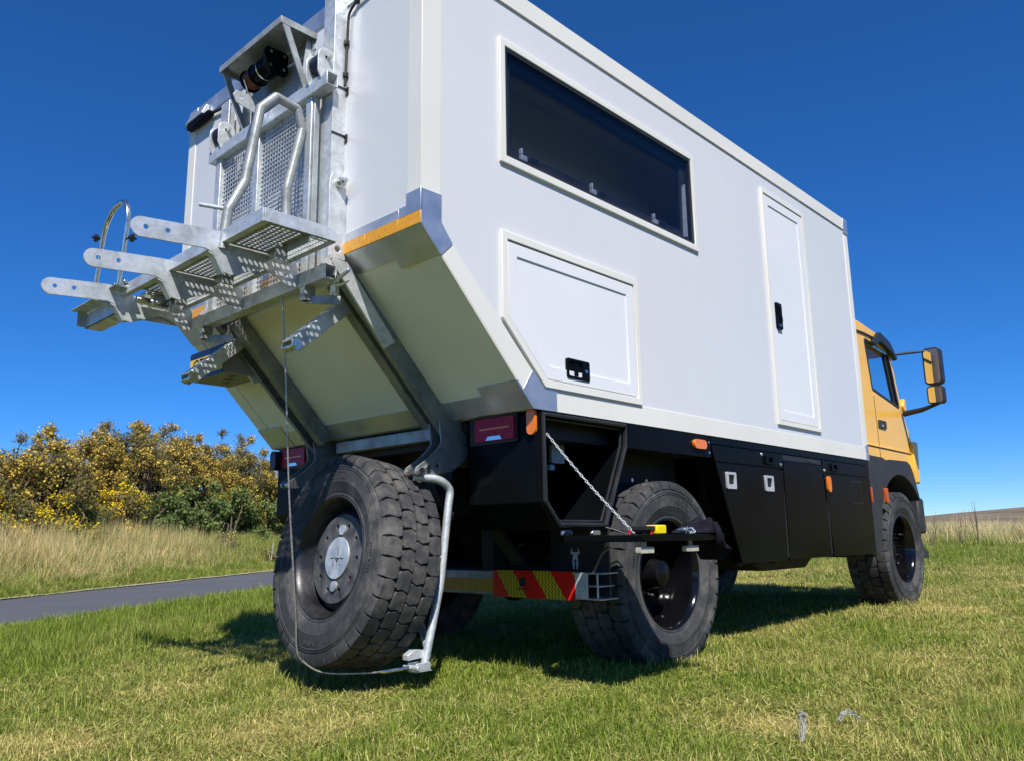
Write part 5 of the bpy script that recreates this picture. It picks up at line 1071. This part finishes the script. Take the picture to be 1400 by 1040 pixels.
    if bloom > 0:
        zrel = (C[:, 2]-bz)/hgt; ns = np.array([vnoise(c[0]*1.0+c[2], c[1]+c[2]*0.7, 1.6, seed) for c in C]); pick = R.uniform(0, 1, len(C)) < bloom*np.clip(0.25+0.75*zrel, 0, 1)*sstep(0.30, 0.62, ns)
        if pick.sum() > 3: leaves('blossom', C[pick]+R.normal(0, 0.02, (pick.sum(), 3))+np.array([0, -0.02, 0.03]), 8, 0.052, 0.038, 'blossom' if bright else 'blossom_dull', root, R, np.full(pick.sum(), 0.05))
    return root
GG = 'gorse bushes along the far side of the road'
B = [ # s, t, width, height, label
    (10.6, 5.2, 3.0, 1.35, 'straggly brown gorse bush at the left edge of the photo'), (10.9, 7.6, 2.4, 1.3, 'lower thin gorse bush left of the tall hedge, sky behind it'),
    (10.5, 9.4, 3.0, 1.95, 'brown gorse with a jagged twiggy top at the left end of the hedge'), (10.9, 11.2, 3.0, 2.3, 'gorse bush behind the bright yellow blossom'),
    (10.6, 12.9, 2.9, 2.75, 'tallest gorse bush with loose sprigs rising above the hedge'), (11.0, 14.6, 3.2, 2.75, 'dense gorse bush right of the tallest one'),
    (10.6, 16.4, 3.2, 2.8, 'broad brown gorse bush in the middle right of the hedge'), (11.0, 18.2, 3.1, 2.6, 'rounded gorse bush sloping down towards the truck'),
    (10.6, 19.8, 2.4, 2.3, 'last gorse bush with yellow blossom beside the truck locker'), (11.2, 22.0, 3.0, 2.2, 'gorse bush mostly hidden behind the rear of the truck')]
for i, (s, t, wd, hg, lb) in enumerate(B): bush('gorse_bush', s, t, wd, hg, lb, 'bush', GG, 100+i, bloom=1.5, nlobe=95)
for i, (s, t, wd, hg, lb) in enumerate([(9.7, 7.9, 1.7, 1.15, 'small gorse covered in yellow blossom at the far left above the grass'), (9.6, 9.7, 1.6, 1.6, 'brightest yellow gorse in front of the hedge'), (9.7, 11.3, 1.3, 1.15, 'half-yellow gorse between the brightest one and the green brambles')]):
    bush('gorse_bush', s, t, wd, hg, lb, 'bush', 'low yellow gorse in front of the hedge', 200+i, bloom=2.6, bright=True, nlobe=30)
for i, (s, t, wd, hg, lb) in enumerate([(9.7, 12.4, 1.6, 1.25, 'dark green bramble clump right of the yellow gorse'), (9.6, 13.9, 2.0, 1.5, 'leafy green bramble under the tallest gorse'), (9.7, 15.5, 2.0, 1.4, 'wide bramble with bleached stalks under the middle gorse'), (9.6, 17.2, 2.1, 1.3, 'low tangled bramble at the foot of the right-hand gorse'), (9.7, 19.0, 2.1, 1.2, 'low bramble next to the truck locker'), (9.9, 6.2, 1.6, 0.9, 'low green bramble at the far left edge')]):
    bush('bramble', s, t, wd, hg, lb, 'shrub', 'brambles at the foot of the gorse', 300+i, kind='bramble', bloom=0.0, nlobe=18)
bush('gorse_sapling', 8.6, 13.6, 0.5, 0.45, 'small dark gorse sapling alone in the verge grass', 'shrub', None, 401, bloom=0.3, nlobe=6)
bush('gorse_sapling', 7.6, 14.2, 0.7, 0.28, 'flattened dry brown tuft near the road edge', 'shrub', None, 402, bloom=0.0, nlobe=6)
# bare stalks on the skyline right of the cab
for i, (x, y, h, lb) in enumerate([(21.5, 3.1, 1.05, 'thin bare stalk on the skyline closest to the cab'), (22.6, 2.75, 1.0, 'thin bare forked stalk on the skyline, middle one'), (21.8, 2.1, 1.25, 'tallest bare stalk on the skyline right of the cab')]):
    R = np.random.default_rng(500+i); m_ = MB(); b0 = Vector((x, y, float(height(x, y)))); 
    for k in range(5):
        tp = b0+Vector((R.normal(0, 0.12), R.normal(0, 0.12), h*R.uniform(0.75, 1.0))); md = (b0+tp)/2+Vector((R.normal(0, 0.03), R.normal(0, 0.03), 0)); m_.tube([b0, md, tp], [0.008, 0.006, 0.003], 4); m_.tube([md, md+Vector((R.normal(0, 0.1), R.normal(0, 0.1), h*0.3))], [0.005, 0.002], 4)
    tag(m_.build('dead_stalk', 'stem', None, smooth=False), lb, 'stalk', 'bare stalks on the skyline')
# bits lying in the near grass
def wisp(path, r, name, label, mat='sticker'):
    m_ = MB(); R = np.random.default_rng(len(label)); P = [Vector(p) for p in path]
    for k in range(16):
        o = [p+Vector(R.normal(0, r*1.3, 3)) for p in P]; m_.tube(o, [0.0012]*len(o), 4)
    tag(m_.build(name, mat, None), label, 'wool')
M['wool'] = simple('grey_wool', (0.34, 0.33, 0.29), 0.95, var=0.5, scale=90)
z0 = float(height(0.70, -2.44))
wisp([(0.68, -2.452, z0+0.01), (0.695, -2.448, z0+0.04), (0.705, -2.446, z0+0.065), (0.715, -2.442, z0+0.085), (0.725, -2.45, z0+0.095), (0.72, -2.43, z0+0.10)], 0.005, 'wool_wisp', 'upright grey wisp of wool in the grass at the bottom right', 'wool')
z0 = float(height(1.05, -2.47))
wisp([(1.03, -2.44, z0+0.03), (1.04, -2.45, z0+0.055), (1.055, -2.465, z0+0.062), (1.07, -2.485, z0+0.055), (1.075, -2.50, z0+0.035)], 0.003, 'wool_wisp', 'small curled pale wisp on the lawn right of the upright one', 'wool')
